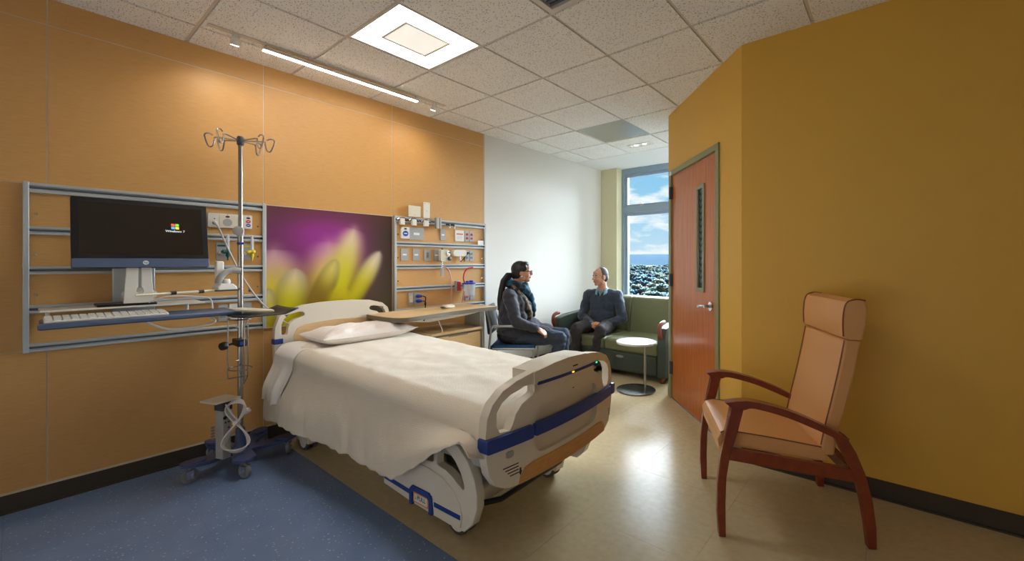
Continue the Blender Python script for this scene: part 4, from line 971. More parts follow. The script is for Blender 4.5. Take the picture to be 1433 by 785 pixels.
MB().tube(spline([(.36, .02, TZ+.07), (.37, .10, TZ+.10), (.36, .24, TZ+.088), (.36, .29, TZ+.07), (.37, .30, TZ+.01)], 6), .004, 8).build('cable', 'cord_white', ws)
mon = thing('computer_monitor', 'black all-in-one computer screen showing a small coloured logo', 'monitor', (.36, .44, 1.30), 0)
rotm = Matrix.Rotation(R(-11), 3, 'Y')
def mloc(a_, b_, h): return tuple(rotm @ Vector((h, a_, b_)))
MB().prism(rrect(-.27, .275, 0, .385, .008, 3), -.035, 0, mloc).build('casing', 'black', mon, bevel=.006)
MB().prism(rrect(-.27, .275, .0, .05, .006, 2), -.004, .004, mloc).build('chin', 'slate_blue', mon, bevel=.002)
MB().prism(rrect(-.245, .25, .075, .36, .002, 1), 0, .0012, mloc).build('display', 'screen', mon)
MB().prism([(.012*math.cos(2*PI*k/20)+.0, .026+.012*math.sin(2*PI*k/20)) for k in range(20)], .004, .0046, mloc).build('maker_badge', 'white_ink', mon)
mcen = Vector(mloc(.0, .026, .005)); xx = rotm @ Vector((0, 1, 0)); zz = rotm @ Vector((0, 0, 1))
text('hp', .017, 'ink', mon, mcen, xx, zz, depth=.0003)
lc = (.128, .245)
for (a_, b_), m_ in (((-.009, .009), 'logo_red'), ((.009, .009), 'logo_green'), ((-.009, -.009), 'logo_blue'), ((.009, -.009), 'logo_yellow')):
    MB().prism([(lc[0]+a_-.0078, lc[1]+b_-.007), (lc[0]+a_+.0078, lc[1]+b_-.0085), (lc[0]+a_+.0078, lc[1]+b_+.006), (lc[0]+a_-.0078, lc[1]+b_+.0075)], .0012, .0018, mloc).build('screen_logo', m_, mon)
text('Windows 7', .018, 'logo_white', mon, Vector(mloc(lc[0], lc[1]-.03, .0016)), xx, zz, depth=.0003)
kb = thing('keyboard', 'white computer keyboard on the wall tray', 'keyboard', (.385, .30, TZ), 0)
MB().prism([(-.065, .004), (.065, .0), (.065, .010), (-.065, .022)], -.22, .22, lambda a_, b_, h: (a_, h, b_)).build('keyboard_case', 'white_plastic', kb, bevel=.003)
for r_ in range(5):
    for k in range(15):
        x = -.052+r_*.0245; y = -.205+k*.0287
        z = .022-(x+.065)/.13*.012
        B(x-.0095, x+.0095, y-.0115, y+.0115, z-.001, z+.006).build('key', 'white_plastic', kb, smooth=0)
sc = thing('barcode_scanner', 'white hand scanner resting in its cradle below the monitor', 'scanner', (.30, .805, 1.15), R(10))
MB().prism([(-.05, 0), (.055, 0), (.05, .02), (.03, .04), (-.035, .045), (-.055, .02)], -.04, .04, lambda a_, b_, h: (h, a_, b_)).build('cradle_base', 'white_plastic', sc, bevel=.006)
B(-.045, .045, -.06, .06, -.006, .004).build('cradle_skirt', 'dark_grey', sc, bevel=.003)
MB().tube(spline([(.0, -.035, .045), (.005, -.025, .085), (.008, .005, .115), (.012, .04, .128), (.014, .075, .12)], 5), [.020]*5+[.019]*5+[.018]*5+[.020]*5+[.022], 12).build('scanner_handle', 'grey_plastic', sc)
MB().bx(-.03, -.005, -.045, .0, .04, .185).build('cradle_back', 'white_plastic', sc, bevel=.008)
MB().lathe([(.02, 0), (.024, .012), (.018, .03)], (.005, .005, .04), 14).build('scan_stand', 'white_plastic', sc)
MB().tube([(.02, -.42, 1.145-1.15), (.02, -.1, .0), (.0, -.04, .0)], .007, 10).build('support_rod', 'cream_plastic', sc)
for y in (-.26, -.13): MB().cyl((.02, y-.012, -.002), (.02, y+.012, -.001), .011, n=12).build('rod_clip', 'black', sc)
cm = thing('tray_device', 'rounded white desk device under the monitor', 'device', (.235, .43, TZ+.0685), R(-10))
MB().ell((0, 0, .042), (.05, .075, .04)).build('shell', 'white_plastic', cm)
MB().lathe([(.04, 0), (.042, .01), (.02, .016)], (0, 0, 0), 18).build('foot', 'grey_plastic', cm)
disc(cm, 'lens', 'ink', .047, .03, .045, .006, .006, .006)
tag(B(.16, .33, .26, .49, TZ+.0555, TZ+.068).build('black_folder', 'black', bevel=.003), 'flat black case lying on the tray shelf', 'case')

# ================================================================== TAN ARMCHAIR (front right)
ch = thing('patient_armchair', 'high-back tan leather armchair with curved reddish wood arms', 'armchair', (3.235, 2.465, 0), R(209.1))
def cx(y0, y1): return (lambda a_, b_, h: (a_, h, b_))
for s in (1, -1):
    ya, yb = s*.275-.019, s*.275+.019
    fl_ = [(.320, 0), (.354, 0), (.362, .12), (.36, .25), (.347, .375), (.325, .50), (.298, .636), (.238, .622), (.268, .50), (.300, .40), (.318, .28), (.322, .15)]
    MB().prism(fl_, ya, yb, cx(0, 0)).build('front_leg', 'chair_wood', ch, bevel=.005)
    rl = [(-.352, 0), (-.316, 0), (-.305, .10), (-.285, .22), (-.262, .31), (-.225, .40), (-.168, .51), (-.215, .525), (-.265, .44), (-.305, .34), (-.335, .22), (-.350, .10)]
    MB().prism(rl, ya, yb, cx(0, 0)).build('rear_leg', 'chair_wood', ch, bevel=.005)
    MB().prism([(.31, .432), (.322, .375), (-.285, .30), (-.262, .362)], ya+.004, yb-.004, cx(0, 0)).build('side_rail', 'chair_wood', ch, bevel=.003)
    top = spline([(.325, .652, 0), (.21, .664, 0), (.042, .628, 0), (-.118, .565, 0), (-.225, .505, 0)], 6)
    bot = spline([(-.235, .478, 0), (-.125, .528, 0), (.042, .594, 0), (.19, .63, 0), (.24, .622, 0), (.30, .632, 0)], 6)
    MB().prism([(p.x, p.y) for p in top]+[(p.x, p.y) for p in bot], s*.275-.027, s*.275+.027, cx(0, 0)).build('armrest', 'chair_wood', ch, bevel=.008, seg=3)
B(.295, .33, -.26, .26, .375, .425).build('front_rail', 'chair_wood', ch, bevel=.004)
B(-.285, -.25, -.26, .26, .305, .36).build('rear_rail', 'chair_wood', ch, bevel=.004)
sp = [(-.16, .375), (-.10, .378), (.29, .425), (.325, .40), (.345, .42), (.352, .455), (.335, .487), (.29, .497), (.10, .475), (-.13, .44)]
MB().prism(sp, -.245, .245, cx(0, 0)).build('seat_cushion', 'leather_tan', ch, bevel=.014, seg=3, angle=50)
MB().prism([(.30, .43), (.33, .395), (.345, .395), (.345, .43)], -.24, .24, cx(0, 0)).build('seat_front', 'leather_tan', ch, bevel=.01)
fr_ = spline([(-.125, .40, 0), (-.155, .55, 0), (-.185, .68, 0), (-.215, .82, 0), (-.24, .955, 0)], 5)
bk_ = spline([(-.315, .955, 0), (-.29, .82, 0), (-.255, .66, 0), (-.215, .52, 0), (-.195, .40, 0)], 5)
MB().prism([(p.x, p.y) for p in fr_]+[(p.x, p.y) for p in bk_], -.235, .235, cx(0, 0)).build('back_cushion', 'leather_tan', ch, bevel=.016, seg=3, angle=50)
hr = [(-.241, .958), (-.230, .974), (-.228, 1.04), (-.233, 1.10), (-.248, 1.138), (-.288, 1.152), (-.328, 1.146), (-.338, 1.12), (-.334, 1.03), (-.318, .958)]
MB().prism(hr, -.24, .24, cx(0, 0)).build('headrest', 'leather_tan', ch, bevel=.016, seg=3, angle=50)
for s in (-1, 1):
    MB().tube([(p.x+.003, s*.2345, p.y) for p in fr_[2:]], .0035, 8).build('back_piping', 'piping_brown', ch)
    MB().tube([(x, s*.2395, z) for x, z in spline([(a_, b_, 0) for a_, b_ in hr[1:7]], 4) and [(p.x, p.y) for p in spline([(a_, b_, 0) for a_, b_ in hr[1:7]], 4)]], .0035, 8).build('headrest_piping', 'piping_brown', ch)
    MB().tube([(p.x, s*.2445, p.y) for p in spline([(-.13, .442, 0), (.10, .476, 0), (.29, .497, 0), (.337, .487, 0)], 5)], .0035, 8).build('seat_piping', 'piping_brown', ch)
B(-.345, -.315, -.05, .05, .405, .412).build('spacer', 'piping_brown', ch)

# ================================================================== ROUND SIDE TABLE
rt = thing('round_side_table', 'small round white table on an off-centre steel post and disc base', 'side table', (1.60, 3.855, 0))
MB().lathe([(.10, 0), (.2, 0), (.203, .006), (.2, .012), (.03, .016)], (0, 0, 0), 40).build('base', 'steel', rt)
MB().cyl((.075, .055, .012), (.075, .055, .49), .0125, n=18).build('post', 'steel', rt)
MB().lathe([(.10, .484), (.200, .488), (.206, .498), (.205, .508), (.198, .511), (.02, .511)], (0, 0, 0), 40).build('top', 'table_white', rt)

# ================================================================== GREEN SOFA
so = thing('green_sofa', 'dark green two-seat sleeper sofa with wood arm tips under the window', 'sofa', (.97, 4.20, 0))
B(-.70, .70, .02, .80, .06, .30).build('base', 'sofa_dark', so, bevel=.012)
B(-.69, .69, .006, .03, .075, .285).build('front_drawer', 'sofa_dark', so, bevel=.01)
MB().prism([(.05*math.cos(R(k*18)), .014*math.sin(R(k*18))) for k in range(20)], .0, .009, lambda a_, b_, h: (.22+a_, h-.002, .235+b_)).build('drawer_pull', 'aluminium', so, bevel=.003)
for s in (-1, 1):
    B(min(s*.004, s*.695), max(s*.004, s*.695), 0, .66, .285, .43).build('seat_cushion', 'sofa_green', so, bevel=.035, seg=4)
    x0_, x1_ = (min(s*.004, s*.695), max(s*.004, s*.695))
    bm_ = MB().prism([(.60, .40), (.66, .86), (.71, .885), (.80, .88), (.83, .85), (.80, .40)], x0_, x1_, lambda a_, b_, h: (h, a_, b_))
    bm_.build('back_cushion', 'sofa_green', so, bevel=.03, seg=4)
    xa = s*.75
    MB().prism([(.0, .06), (.0, .52), (.03, .60), (.20, .635), (.62, .66), (.80, .66), (.80, .06)], xa-.05, xa+.05, lambda a_, b_, h: (h, a_, b_)).build('arm', 'sofa_dark', so, bevel=.025, seg=4)
    MB().tube(spline([(xa, -.012, .50), (xa, -.045, .56), (xa, -.04, .625), (xa, .0, .655), (xa, .07, .665)], 5), [.024]*21, 12).build('arm_tip', 'chair_wood', so)
    for y in (.04, .76): MB().lathe([(.025, 0), (.03, .03), (.034, .07)], (s*.74, y, 0), 12).build('foot', 'chair_wood', so)
B(-.69, .69, .78, .85, .06, .84).build('back_frame', 'sofa_dark', so, bevel=.02)

# ================================================================== VISITOR CHAIR UNDER THE WOMAN
WX, WYY, WA = .395, 3.30, R(36.9)
vc = thing('visitor_chair', 'silver framed visitor chair with blue seat under the woman', 'chair', (WX, WYY, 0), WA)
B(-.23, .24, -.225, .225, .405, .45).build('seat', 'seat_blue', vc, bevel=.018, seg=3)
MB().prism([(-.26, .56), (-.225, .56), (-.262, .86), (-.295, .86)], -.20, .20, lambda a_, b_, h: (a_, h, b_)).build('backrest', 'dark_grey', vc, bevel=.012)
for s in (-1, 1):
    y = s*.24
    MB().tube(spline([(.245, y, .0), (.232, y, .2), (.225, y, .40), (.20, y, .418), (-.20, y, .418)], 5), .012, 10).build('front_leg', 'aluminium', vc)
    MB().tube([(-.27, y, 0), (-.235, y, .42), (-.215, y, .62), (-.285, y*.85, .86)], .012, 10).build('rear_leg', 'aluminium', vc)
    MB().tube(spline([(-.215, y, .62), (-.20, y, .648), (-.17, y, .655), (.06, y, .655), (.09, y, .65)], 4), .014, 10).build('arm', 'aluminium', vc)
MB().cyl((-.236, -.24, .418), (-.236, .24, .418), .01, n=10).build('cross_bar', 'aluminium', vc)

# ================================================================== PEOPLE
def solid(name, mb, voxel, m, parent, it=5, fac=.5, wr=0):
    o = mb.build('tmp', m, None, smooth=0)
    r_ = o.modifiers.new('r', 'REMESH'); r_.mode = 'VOXEL'; r_.voxel_size = voxel; r_.use_smooth_shade = True
    s_ = o.modifiers.new('s', 'SMOOTH'); s_.factor = fac; s_.iterations = it
    dg = bpy.context.evaluated_depsgraph_get(); dg.update()
    me = bpy.data.meshes.new_from_object(o.evaluated_get(dg)); me.name = name
    old = o.data; bpy.data.objects.remove(o); bpy.data.meshes.remove(old)
    if wr:                                   # soft cloth folds
        nrm = [v.normal.copy() for v in me.vertices]
        for v, nn in zip(me.vertices, nrm):
            c = v.co
            v.co = c+nn*wr*(noise.noise(Vector((c.x*9, c.y*9, c.z*22)))+.6*noise.noise(Vector((c.x*26+c.z*10, c.y*24, c.z*30+5))))
    me.polygons.foreach_set('use_smooth', [True]*len(me.polygons))
    if not me.materials: me.materials.append(M[m])
    n = bpy.data.objects.new(name, me); COL.objects.link(n); n.parent = parent
    return n
def chain(mb, pts, rad):
    for i in range(len(pts)-1): mb.cap(pts[i], pts[i+1], rad[i], rad[i+1])
def frame(o, f, up=(0, 0, 1)):
    """columns: forward, left, up"""
    f = Vector(f).normalized(); l = Vector(up).cross(f).normalized(); u = f.cross(l)
    return Matrix((f, l, u)).transposed(), Vector(o)
def head(mb, c, rot, sc=1.0, jaw=1.0):
    """skull, face, jaw, nose, brow, lips, ears; c = centre of the head, rot: forward/left/up axes"""
    def P(x, y, z): return c+rot @ (Vector((x, y, z))*sc)
    def E_(p, r, ex=None):
        q = rot if ex is None else rot @ ex
        mb.ell(P(*p), tuple(k*sc for k in r), 18, 12, q)
    E_((-.012, 0, .03), (.098, .077, .09)); E_((.03, 0, -.02), (.062, .062*jaw, .085)); E_((.045, 0, -.075), (.04, .042*jaw, .035)); E_((.068, 0, -.092), (.022, .026, .018))
    for s in (-1, 1): E_((.052, s*.036, -.03), (.034, .028, .03)); E_((.075, s*.028, .018), (.018, .028, .011)); E_((-.005, s*.078, -.008), (.022, .010, .033)); E_((.005, s*.05, -.06), (.03, .018, .035))
    mb.cap(P(.09, 0, .012), P(.112, 0, -.022), .0095*sc, .0135*sc); E_((.098, 0, -.028), (.016, .018, .010))
    E_((.088, 0, -.052), (.013, .024, .006)); E_((.087, 0, -.064), (.012, .021, .006)); E_((.07, 0, .05), (.025, .05, .03))
    return P
def hand(mb, wrist, rot, curl, sc=1.0, thumb=1):
    """rot: x along the fingers, y towards the thumb side, z out of the back of the hand"""
    W_ = Vector(wrist)
    def P(x, y, z): return W_+rot @ (Vector((x, y, z))*sc)
    mb.cap(P(0, 0, 0), P(.03, 0, 0), .021*sc, .022*sc)
    for k in range(4): mb.cap(P(.02, .024-.016*k, 0), P(.082-.004*abs(k-1), .03-.02*k, 0), .0125*sc, .0105*sc)
    for k, (L_, y) in enumerate(((.072, .030), (.08, .0102), (.074, -.0098), (.058, -.029))):
        p = Vector((.082-.004*abs(k-1), y, 0)); a_ = 0; pr = p; rr = .0092
        for q, (seg, cu) in enumerate(((.46, .5), (.30, .85), (.24, .6))):
            a_ += curl*cu
            nx = pr+Vector((math.cos(a_), 0, -math.sin(a_)))*L_*seg
            mb.cap(P(*pr), P(*nx), rr*sc, (rr-.0008)*sc, 10); pr = nx; rr -= .0008
    t0 = Vector((.022, .022, -.006)); t1 = Vector((.052, .050, -.018)); t2 = Vector((.082, .048, -.030)); t3 = Vector((.102, .038, -.036))
    mb.cap(P(*t0), P(*t1), .014*sc, .0115*sc, 10); mb.cap(P(*t1), P(*t2), .0112*sc, .0098*sc, 10); mb.cap(P(*t2), P(*t3), .0096*sc, .008*sc, 10)
def axes(fx_, up_):
    x = Vector(fx_).normalized(); z = Vector(up_); z = (z-x*z.dot(x)).normalized(); y = z.cross(x)
    return Matrix((x, y, z)).transposed()

# ---- woman: local x = forward, y = her left
wo = thing('person', 'woman in a dark cardigan and teal scarf sitting on the visitor chair', 'person', (WX, WYY, 0), WA)
hc = Vector((.075, 0, 1.215)); hrot, _ = frame((0, 0, 0), (1, .10, .03))
bmb = MB(); HP = head(bmb, hc, hrot, .98)
chain(bmb, [(.045, 0, 1.18), (.02, 0, 1.09), (.0, 0, 1.02)], [.054, .055, .07])
shR, elR, wrR = Vector((-.035, -.185, .965)), Vector((.055, -.262, .70)), Vector((.265, -.215, .628))
shL, elL, wrL = Vector((-.035, .185, .965)), Vector((.06, .25, .69)), Vector((.27, .12, .60))
def torso_f(mb, g=0):
    mb.ell((-.02, 0, .56), (.165+g, .195+g, .13+g)); mb.ell((.0, 0, .68), (.155+g, .175+g, .14+g)); mb.ell((-.01, 0, .83), (.135+g, .165+g, .15+g)); mb.ell((-.02, 0, .95), (.10+g, .165+g, .09+g))
    for s in (-1, 1): mb.ell((.085, s*.075, .85), (.07+g, .075+g, .075+g)); mb.cap((-.02, 0, 1.0), (-.035, s*.16, .975), .06+g, .055+g)
def arms_f(mb, g=0, end=1.0):
    for a_, b_, c_ in ((shR, elR, wrR), (shL, elL, wrL)):
        chain(mb, [a_, b_, b_.lerp(c_, end)], [.062+g, .046+g, .034+g])
hipx = .03
legsW = [((hipx, -.10, .53), (.50, -.115, .515), (.43, -.10, .10)), ((hipx, .10, .53), (.53, .085, .515), (.52, .10, .10))]
def legs_f(mb, g=0, foot=True):
    for a_, b_, c_ in legsW: chain(mb, [a_, Vector(a_).lerp(Vector(b_), .5), b_, Vector(b_).lerp(Vector(c_), .35), c_], [.098+g, .085+g, .068+g, .062+g, .042+g])
torso_f(bmb); arms_f(bmb, -.012); legs_f(bmb, -.008)
hand(bmb, wrR, axes((.82, .10, -.50), (.45, -.45, .75)), .6, 1.0)
hand(bmb, wrL, axes((.75, -.45, -.35), (.4, .3, .85)), .55, .95) if False else hand(bmb, wrL, Matrix(((1, 0, 0), (0, -1, 0), (0, 0, 1))) @ axes((.75, .45, -.35), (.4, -.3, .85)), .5, .95)
for a_, b_, c_ in legsW: bmb.ell((c_[0]+.06, c_[1], .045), (.11, .04, .04))
solid('body', bmb, .0065, 'skin_f', wo, 4)
# eyes and glasses, lips
for s in (-1, 1):
    MB().ell(HP(.079, s*.032, .003), (.011, .012, .010), 12, 8).build('eye', 'eye_white', wo); MB().ell(HP(.089, s*.032, .003), (.003, .006, .006), 10, 6).build('iris', 'black', wo)
MB().ell(HP(.090, 0, -.058), (.011, .022, .009), 12, 8, hrot).build('lips', 'lip', wo)
gl = MB()
for s in (-1, 1):
    pts = [HP(.112, s*.034+.024*a_, .004+.017*b_) for a_, b_ in rrect(-1, 1, -1, 1, .5, 4)]
    gl.tube(pts, .0036, 8, True)
    gl.tube([HP(.11, s*.058, .012), HP(.06, s*.078, .014), HP(-.01, s*.083, .008), HP(-.022, s*.081, -.008)], .0032, 6)
gl.tube([HP(.113, -.012, .008), HP(.118, 0, .010), HP(.113, .012, .008)], .003, 6)
gl = gl.build('glasses', 'black', wo)
for s in (-1, 1): MB().prism([HP(0, 0, 0)[:2] for _ in range(0)] or rrect(-.022, .022, -.015, .015, .008, 3), .1115, .1125, lambda a_, b_, h: tuple(HP(h, s*.034+a_, .004+b_))).build('lens', 'lens_glass', gl)
# hair: cap, bun line and ponytail
hb = MB()
def HE(p, r): hb.ell(HP(*p), r, 18, 12, hrot)
HE((-.022, 0, .04), (.098, .083, .090)); HE((-.05, 0, -.005), (.068, .078, .080)); HE((.035, 0, .088), (.05, .062, .034)); HE((-.075, 0, -.035), (.045, .055, .045))
for s in (-1, 1): HE((.02, s*.062, .05), (.045, .022, .035)); HE((-.02, s*.07, .03), (.04, .018, .045))
solid('hair', hb, .006, 'hair_black', wo, 4)
pt = MB(); chain(pt, [HP(-.10, 0, -.025), HP(-.155, -.03, -.03), HP(-.20, -.06, -.09), HP(-.225, -.08, -.19), HP(-.245, -.09, -.29), HP(-.265, -.09, -.40)], [.026, .034, .036, .035, .030, .010])
solid('ponytail', pt, .006, 'hair_black', wo, 4)
MB().lathe([(.022, -.008), (.026, 0), (.022, .008)], HP(-.115, 0, -.032), 12, hrot @ Vector((-1, 0, -.2))).build('hair_tie', 'black', wo)
# clothes
tn = MB(); torso_f(tn, .010)
tn.ell((.10, 0, .62), (.17, .20, .12)); tn.ell((.20, -.05, .575), (.17, .14, .075)); tn.ell((.22, .07, .575), (.17, .12, .075)); tn.ell((.0, 0, .52), (.20, .215, .085)); tn.ell((.27, -.075, .565), (.16, .12, .078)); tn.ell((.28, .09, .565), (.15, .12, .08))
solid('tunic', tn, .010, 'tunic', wo, 5, wr=.010)
cg = MB(); arms_f(cg, .014, .9)
cg.ell((-.05, 0, .86), (.135, .185, .19)); cg.ell((-.06, 0, .70), (.125, .195, .16)); cg.ell((-.05, 0, .58), (.15, .215, .08))
for s in (-1, 1):
    cg.cap((-.03, 0, .99), (-.035, s*.165, .965), .068, .072); cg.ell((.03, s*.125, .84), (.10, .07, .16)); cg.ell((.035, s*.15, .70), (.12, .065, .14)); cg.ell((.03, s*.17, .60), (.12, .06, .09))
solid('cardigan', cg, .010, 'cardigan', wo, 5, wr=.010)
dn = MB(); legs_f(dn, .006)
solid('jeans', dn, .009, 'denim', wo, 4, wr=.010)
for a_, b_, c_ in legsW:
    f_ = MB(); x, y = c_[0], c_[1]
    f_.ell((x-.005, y, .055), (.055, .042, .05)); f_.ell((x+.06, y, .036), (.10, .046, .036)); f_.ell((x+.12, y, .03), (.06, .042, .028)); f_.bx(x-.05, x+.16, y-.036, y+.036, .0, .014)
    solid('shoe', f_, .007, 'shoe', wo, 3)
sf = MB()
for k in range(16):
    a_ = 2*PI*k/16; b_ = 2*PI*(k+1)/16
    q = lambda t_: (.012+.098*math.cos(t_)-.0*0, .092*math.sin(t_), 1.075+.022*math.sin(3*t_)-.035*math.cos(t_))
    sf.cap(q(a_), q(b_), .040+.006*math.sin(5*a_), .040+.006*math.sin(5*b_), 10)
for y in (-.06, .02): sf.cap((.10, y, 1.05), (.135, y*.8+.02, .99), .045, .04, 10)
chain(sf, [(.11, .06, 1.03), (.16, .09, .93), (.185, .095, .83), (.19, .09, .74)], [.04, .042, .038, .03])
solid('scarf', sf, .008, 'scarf', wo, 4, wr=.010)
s2 = MB(); chain(s2, [(-.005, -.105, 1.07), (.06, -.115, .97), (.125, -.10, .88), (.165, -.085, .80), (.18, -.08, .74)], [.032, .038, .038, .034, .028]); chain(s2, [(.07, -.09, .98), (.15, -.06, .88), (.18, -.05, .77)], [.03, .032, .024])
solid('scarf_tail', s2, .008, 'scarf_pattern', wo, 4, wr=.010)
MB().ell(HP(-.002, -.083, -.045), (.005, .004, .010), 8, 6).build('earring', 'chrome', wo)

# ---- man on the sofa: local x = forward
mn = thing('person', 'man in a grey-blue sweater and dark trousers sitting on the green sofa', 'person', (.66, 4.64, 0), R(-72))
hd_ = Vector((math.cos(R(-42)), math.sin(R(-42)), -.05))
hc = Vector((.065, -.01, 1.135)); hrot, _ = frame((0, 0, 0), hd_)
mb_ = MB(); HP = head(mb_, hc, hrot, 1.02, 1.06)
chain(mb_, [(.035, 0, 1.09), (.01, 0, 1.01), (-.01, 0, .94)], [.058, .060, .075])
shR, elR, wrR = Vector((-.02, -.195, .885)), Vector((.03, -.275, .61)), Vector((.225, -.085, .535))
shL, elL, wrL = Vector((-.02, .195, .885)), Vector((.04, .285, .60)), Vector((.235, .075, .53))
def torso_m(mb, g=0):
    mb.ell((-.03, 0, .52), (.14+g, .175+g, .12+g)); mb.ell((-.01, 0, .62), (.135+g, .165+g, .14+g)); mb.ell((-.02, 0, .76), (.125+g, .175+g, .15+g)); mb.ell((-.02, 0, .85), (.11+g, .185+g, .10+g))
    for s in (-1, 1): mb.cap((-.01, 0, .93), (-.02, s*.175, .885), .055+g, .062+g)
def arms_m(mb, g=0, end=1.0):
    for a_, b_, c_ in ((shR, elR, wrR), (shL, elL, wrL)): chain(mb, [a_, a_.lerp(b_, .5), b_, b_.lerp(c_, end)], [.066+g, .056+g, .048+g, .034+g])
legsM = [((.02, -.10, .50), (.43, -.22, .50), (.40, -.21, .09)), ((.02, .10, .50), (.46, .10, .50), (.44, .02, .09))]
def legs_m(mb, g=0):
    for a_, b_, c_ in legsM: chain(mb, [a_, Vector(a_).lerp(Vector(b_), .5), b_, Vector(b_).lerp(Vector(c_), .35), c_], [.095+g, .085+g, .066+g, .060+g, .045+g])
torso_m(mb_); arms_m(mb_, -.012); legs_m(mb_, -.008)
hand(mb_, wrR, axes((.5, .8, -.15), (.75, -.45, .45)), .75, 1.0)
hand(mb_, wrL, Matrix(((1, 0, 0), (0, -1, 0), (0, 0, 1))) @ axes((.45, .85, -.1), (.75, -.4, .5)), .75, 1.0)
for a_, b_, c_ in legsM: mb_.ell((c_[0]+.07, c_[1], .045), (.12, .042, .04))
solid('body', mb_, .0065, 'skin_m', mn, 4)
for s in (-1, 1):
    MB().ell(HP(.076, s*.032, .003), (.010, .012, .007), 12, 8).build('eye', 'eye_white', mn); MB().ell(HP(.085, s*.032, .002), (.003, .006, .006), 10, 6).build('iris', 'black', mn)
    MB().tube([HP(.088, s*.014, .022), HP(.092, s*.034, .028), HP(.078, s*.055, .022)], .0042, 6).build('eyebrow', 'hair_grey', mn)
MB().tube([HP(.094, -.024, -.056), HP(.101, 0, -.059), HP(.094, .024, -.056)], .0045, 8).build('lips', 'lip', mn)
hb = MB()
def HE(p, r): hb.ell(HP(*p), r, 18, 12, hrot)
HE((-.023, 0, .037), (.089, .0835, .090)); HE((-.055, 0, -.015), (.055, .072, .062))
for s in (-1, 1): HE((.008, s*.067, .005), (.014, .012, .034))
solid('hair', hb, .006, 'hair_grey', mn, 4)
sw = MB(); torso_m(sw, .014); arms_m(sw, .012, .86); sw.ell((-.02, 0, .50), (.155, .19, .07))
sw = solid('sweater', sw, .009, 'sweater', mn, 5, wr=.010)
for w_, e_ in ((wrR, elR), (wrL, elL)):
    MB().cyl(e_.lerp(w_, .80), e_.lerp(w_, .97), .043, .039, 18).build('shirt_cuff', 'shirt', mn)
tr = MB(); legs_m(tr, .008); tr.ell((-.03, 0, .49), (.155, .185, .09))
solid('trousers', tr, .009, 'trousers', mn, 4, wr=.010)
for a_, b_, c_ in legsM:
    f_ = MB(); x, y = c_[0], c_[1]
    f_.ell((x-.005, y, .055), (.058, .045, .052)); f_.ell((x+.07, y, .038), (.11, .048, .038)); f_.ell((x+.14, y, .03), (.06, .044, .028)); f_.bx(x-.055, x+.185, y-.038, y+.038, 0, .014)
    solid('shoe', f_, .007, 'shoe', mn, 3)
for s in (-1, 1):
    def col_fn(u, v):
        a_ = R(28+145*u); r_ = .076+.012*v; top = .995+.012*math.sin(PI*u)
        return (.008+r_*math.cos(a_)*1.0+.035*v*(1-u), s*(r_*math.sin(a_)), top-.052*v-.02*(1-u)*v-.025*(1-u))
    MB().grid(col_fn, 16, 4).build('shirt_collar', 'shirt', mn, solid=.005)
MB().prism([(.035, .955), (-.035, .955), (0, .885)], .085, .10, lambda a_, b_, h: (h-(b_-.955)*.35, a_, b_)).build('shirt_front', 'shirt', mn)
p = Matrix.Rotation(R(-72), 3, 'Z') @ Vector((.305, .005, .545))+Vector((.66, 4.64, 0))
tag(MB().ell(p, (.022, .026, .02), 14, 10).build('snack', 'orange'), 'small orange snack held in the hands of the man', 'snack')

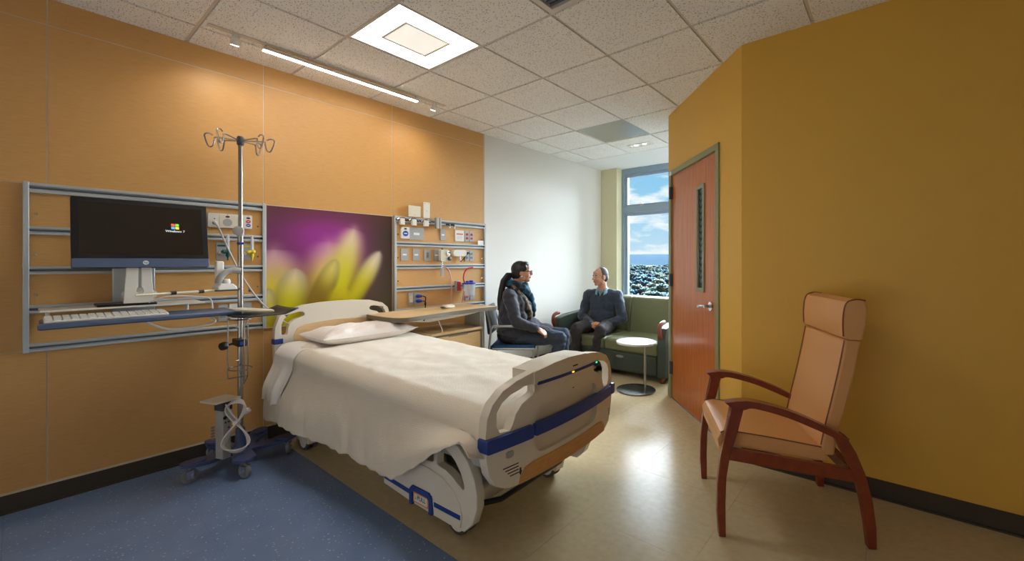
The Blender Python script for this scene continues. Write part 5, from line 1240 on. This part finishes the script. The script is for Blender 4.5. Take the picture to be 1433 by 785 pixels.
# ================================================================== OUTSIDE
GZ = -38
gr = MB().bx(-2500, 1500, 60, 5000, GZ-1, GZ).build('ground', 'canopy'); gr['kind'] = 'structure'
def ridge(u, v):
    x = -9000+14000*u
    hgt = 150+120*noise.noise(Vector((x*.00035, 2.2, 0)))+40*noise.noise(Vector((x*.0014, 5, 0)))
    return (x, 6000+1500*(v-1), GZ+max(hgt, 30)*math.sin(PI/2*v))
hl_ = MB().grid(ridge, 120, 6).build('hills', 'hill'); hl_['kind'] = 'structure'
def crown(seed):
    random.seed(seed); mb = MB()
    bm = bmesh.new(); bmesh.ops.create_icosphere(bm, subdivisions=4, radius=1)
    for v in bm.verts:
        k = .9+.35*noise.noise(v.co*1.9+Vector((seed*3.1, 0, 0)))+.4*noise.noise(v.co*4.2+Vector((0, seed, 0)))+.45*noise.noise(v.co*9.5+Vector((0, 0, seed)))
        v.co = Vector((v.co.x*k*.62, v.co.y*k*.62, .58+v.co.z*k*.46))
    bmesh.ops.create_cone(bm, cap_ends=True, segments=6, radius1=.06, radius2=.05, depth=.4, matrix=Matrix.Translation((0, 0, .2)))
    me = bpy.data.meshes.new('tree'); bm.to_mesh(me); bm.free()
    me.polygons.foreach_set('use_smooth', [True]*len(me.polygons))
    return me
crowns = []
for k, m_ in enumerate(('tree_a', 'tree_b', 'tree_c', 'tree_b')):
    me = crown(k+1); me.materials.append(M[m_]); crowns.append(me)
random.seed(11)
spots = []
for k in range(9000):
    d_ = 300*math.exp(2.1*random.random()); a_ = R(23+10.5*random.random())     # bearing left of the wall direction
    s_ = (6+6*random.random())*(1+d_/1800)
    x, y = 3.75-d_*math.sin(a_), d_*math.cos(a_)
    if all((x-p)**2+(y-q)**2 > (.66*(s_+r_))**2 for p, q, r_ in spots): spots.append((x, y, s_))
    if len(spots) >= 298: break
for k, (x, y, s_) in enumerate(spots):
    o = bpy.data.objects.new('distant_tree', crowns[random.randrange(4)]); COL.objects.link(o)
    o.location = (x, y, GZ-.3); o.scale = (s_*.95, s_*.95, s_*.95); o.rotation_euler = (0, 0, random.random()*6)
    tag(o, 'one of the hazy trees filling the valley seen through the window', 'tree', 'distant trees beyond the window')
nb = thing('neighbour_building', 'pale flat roof edge of a lower wing outside the window', 'building', (-8, 30, -2.4), R(-24))
B(-2, 22, -4, 6, -20, 0).build('walls', 'roof_grey', nb); B(-2.3, 22.3, -4.3, 6.3, 0, .5).build('parapet', 'roof_grey', nb)
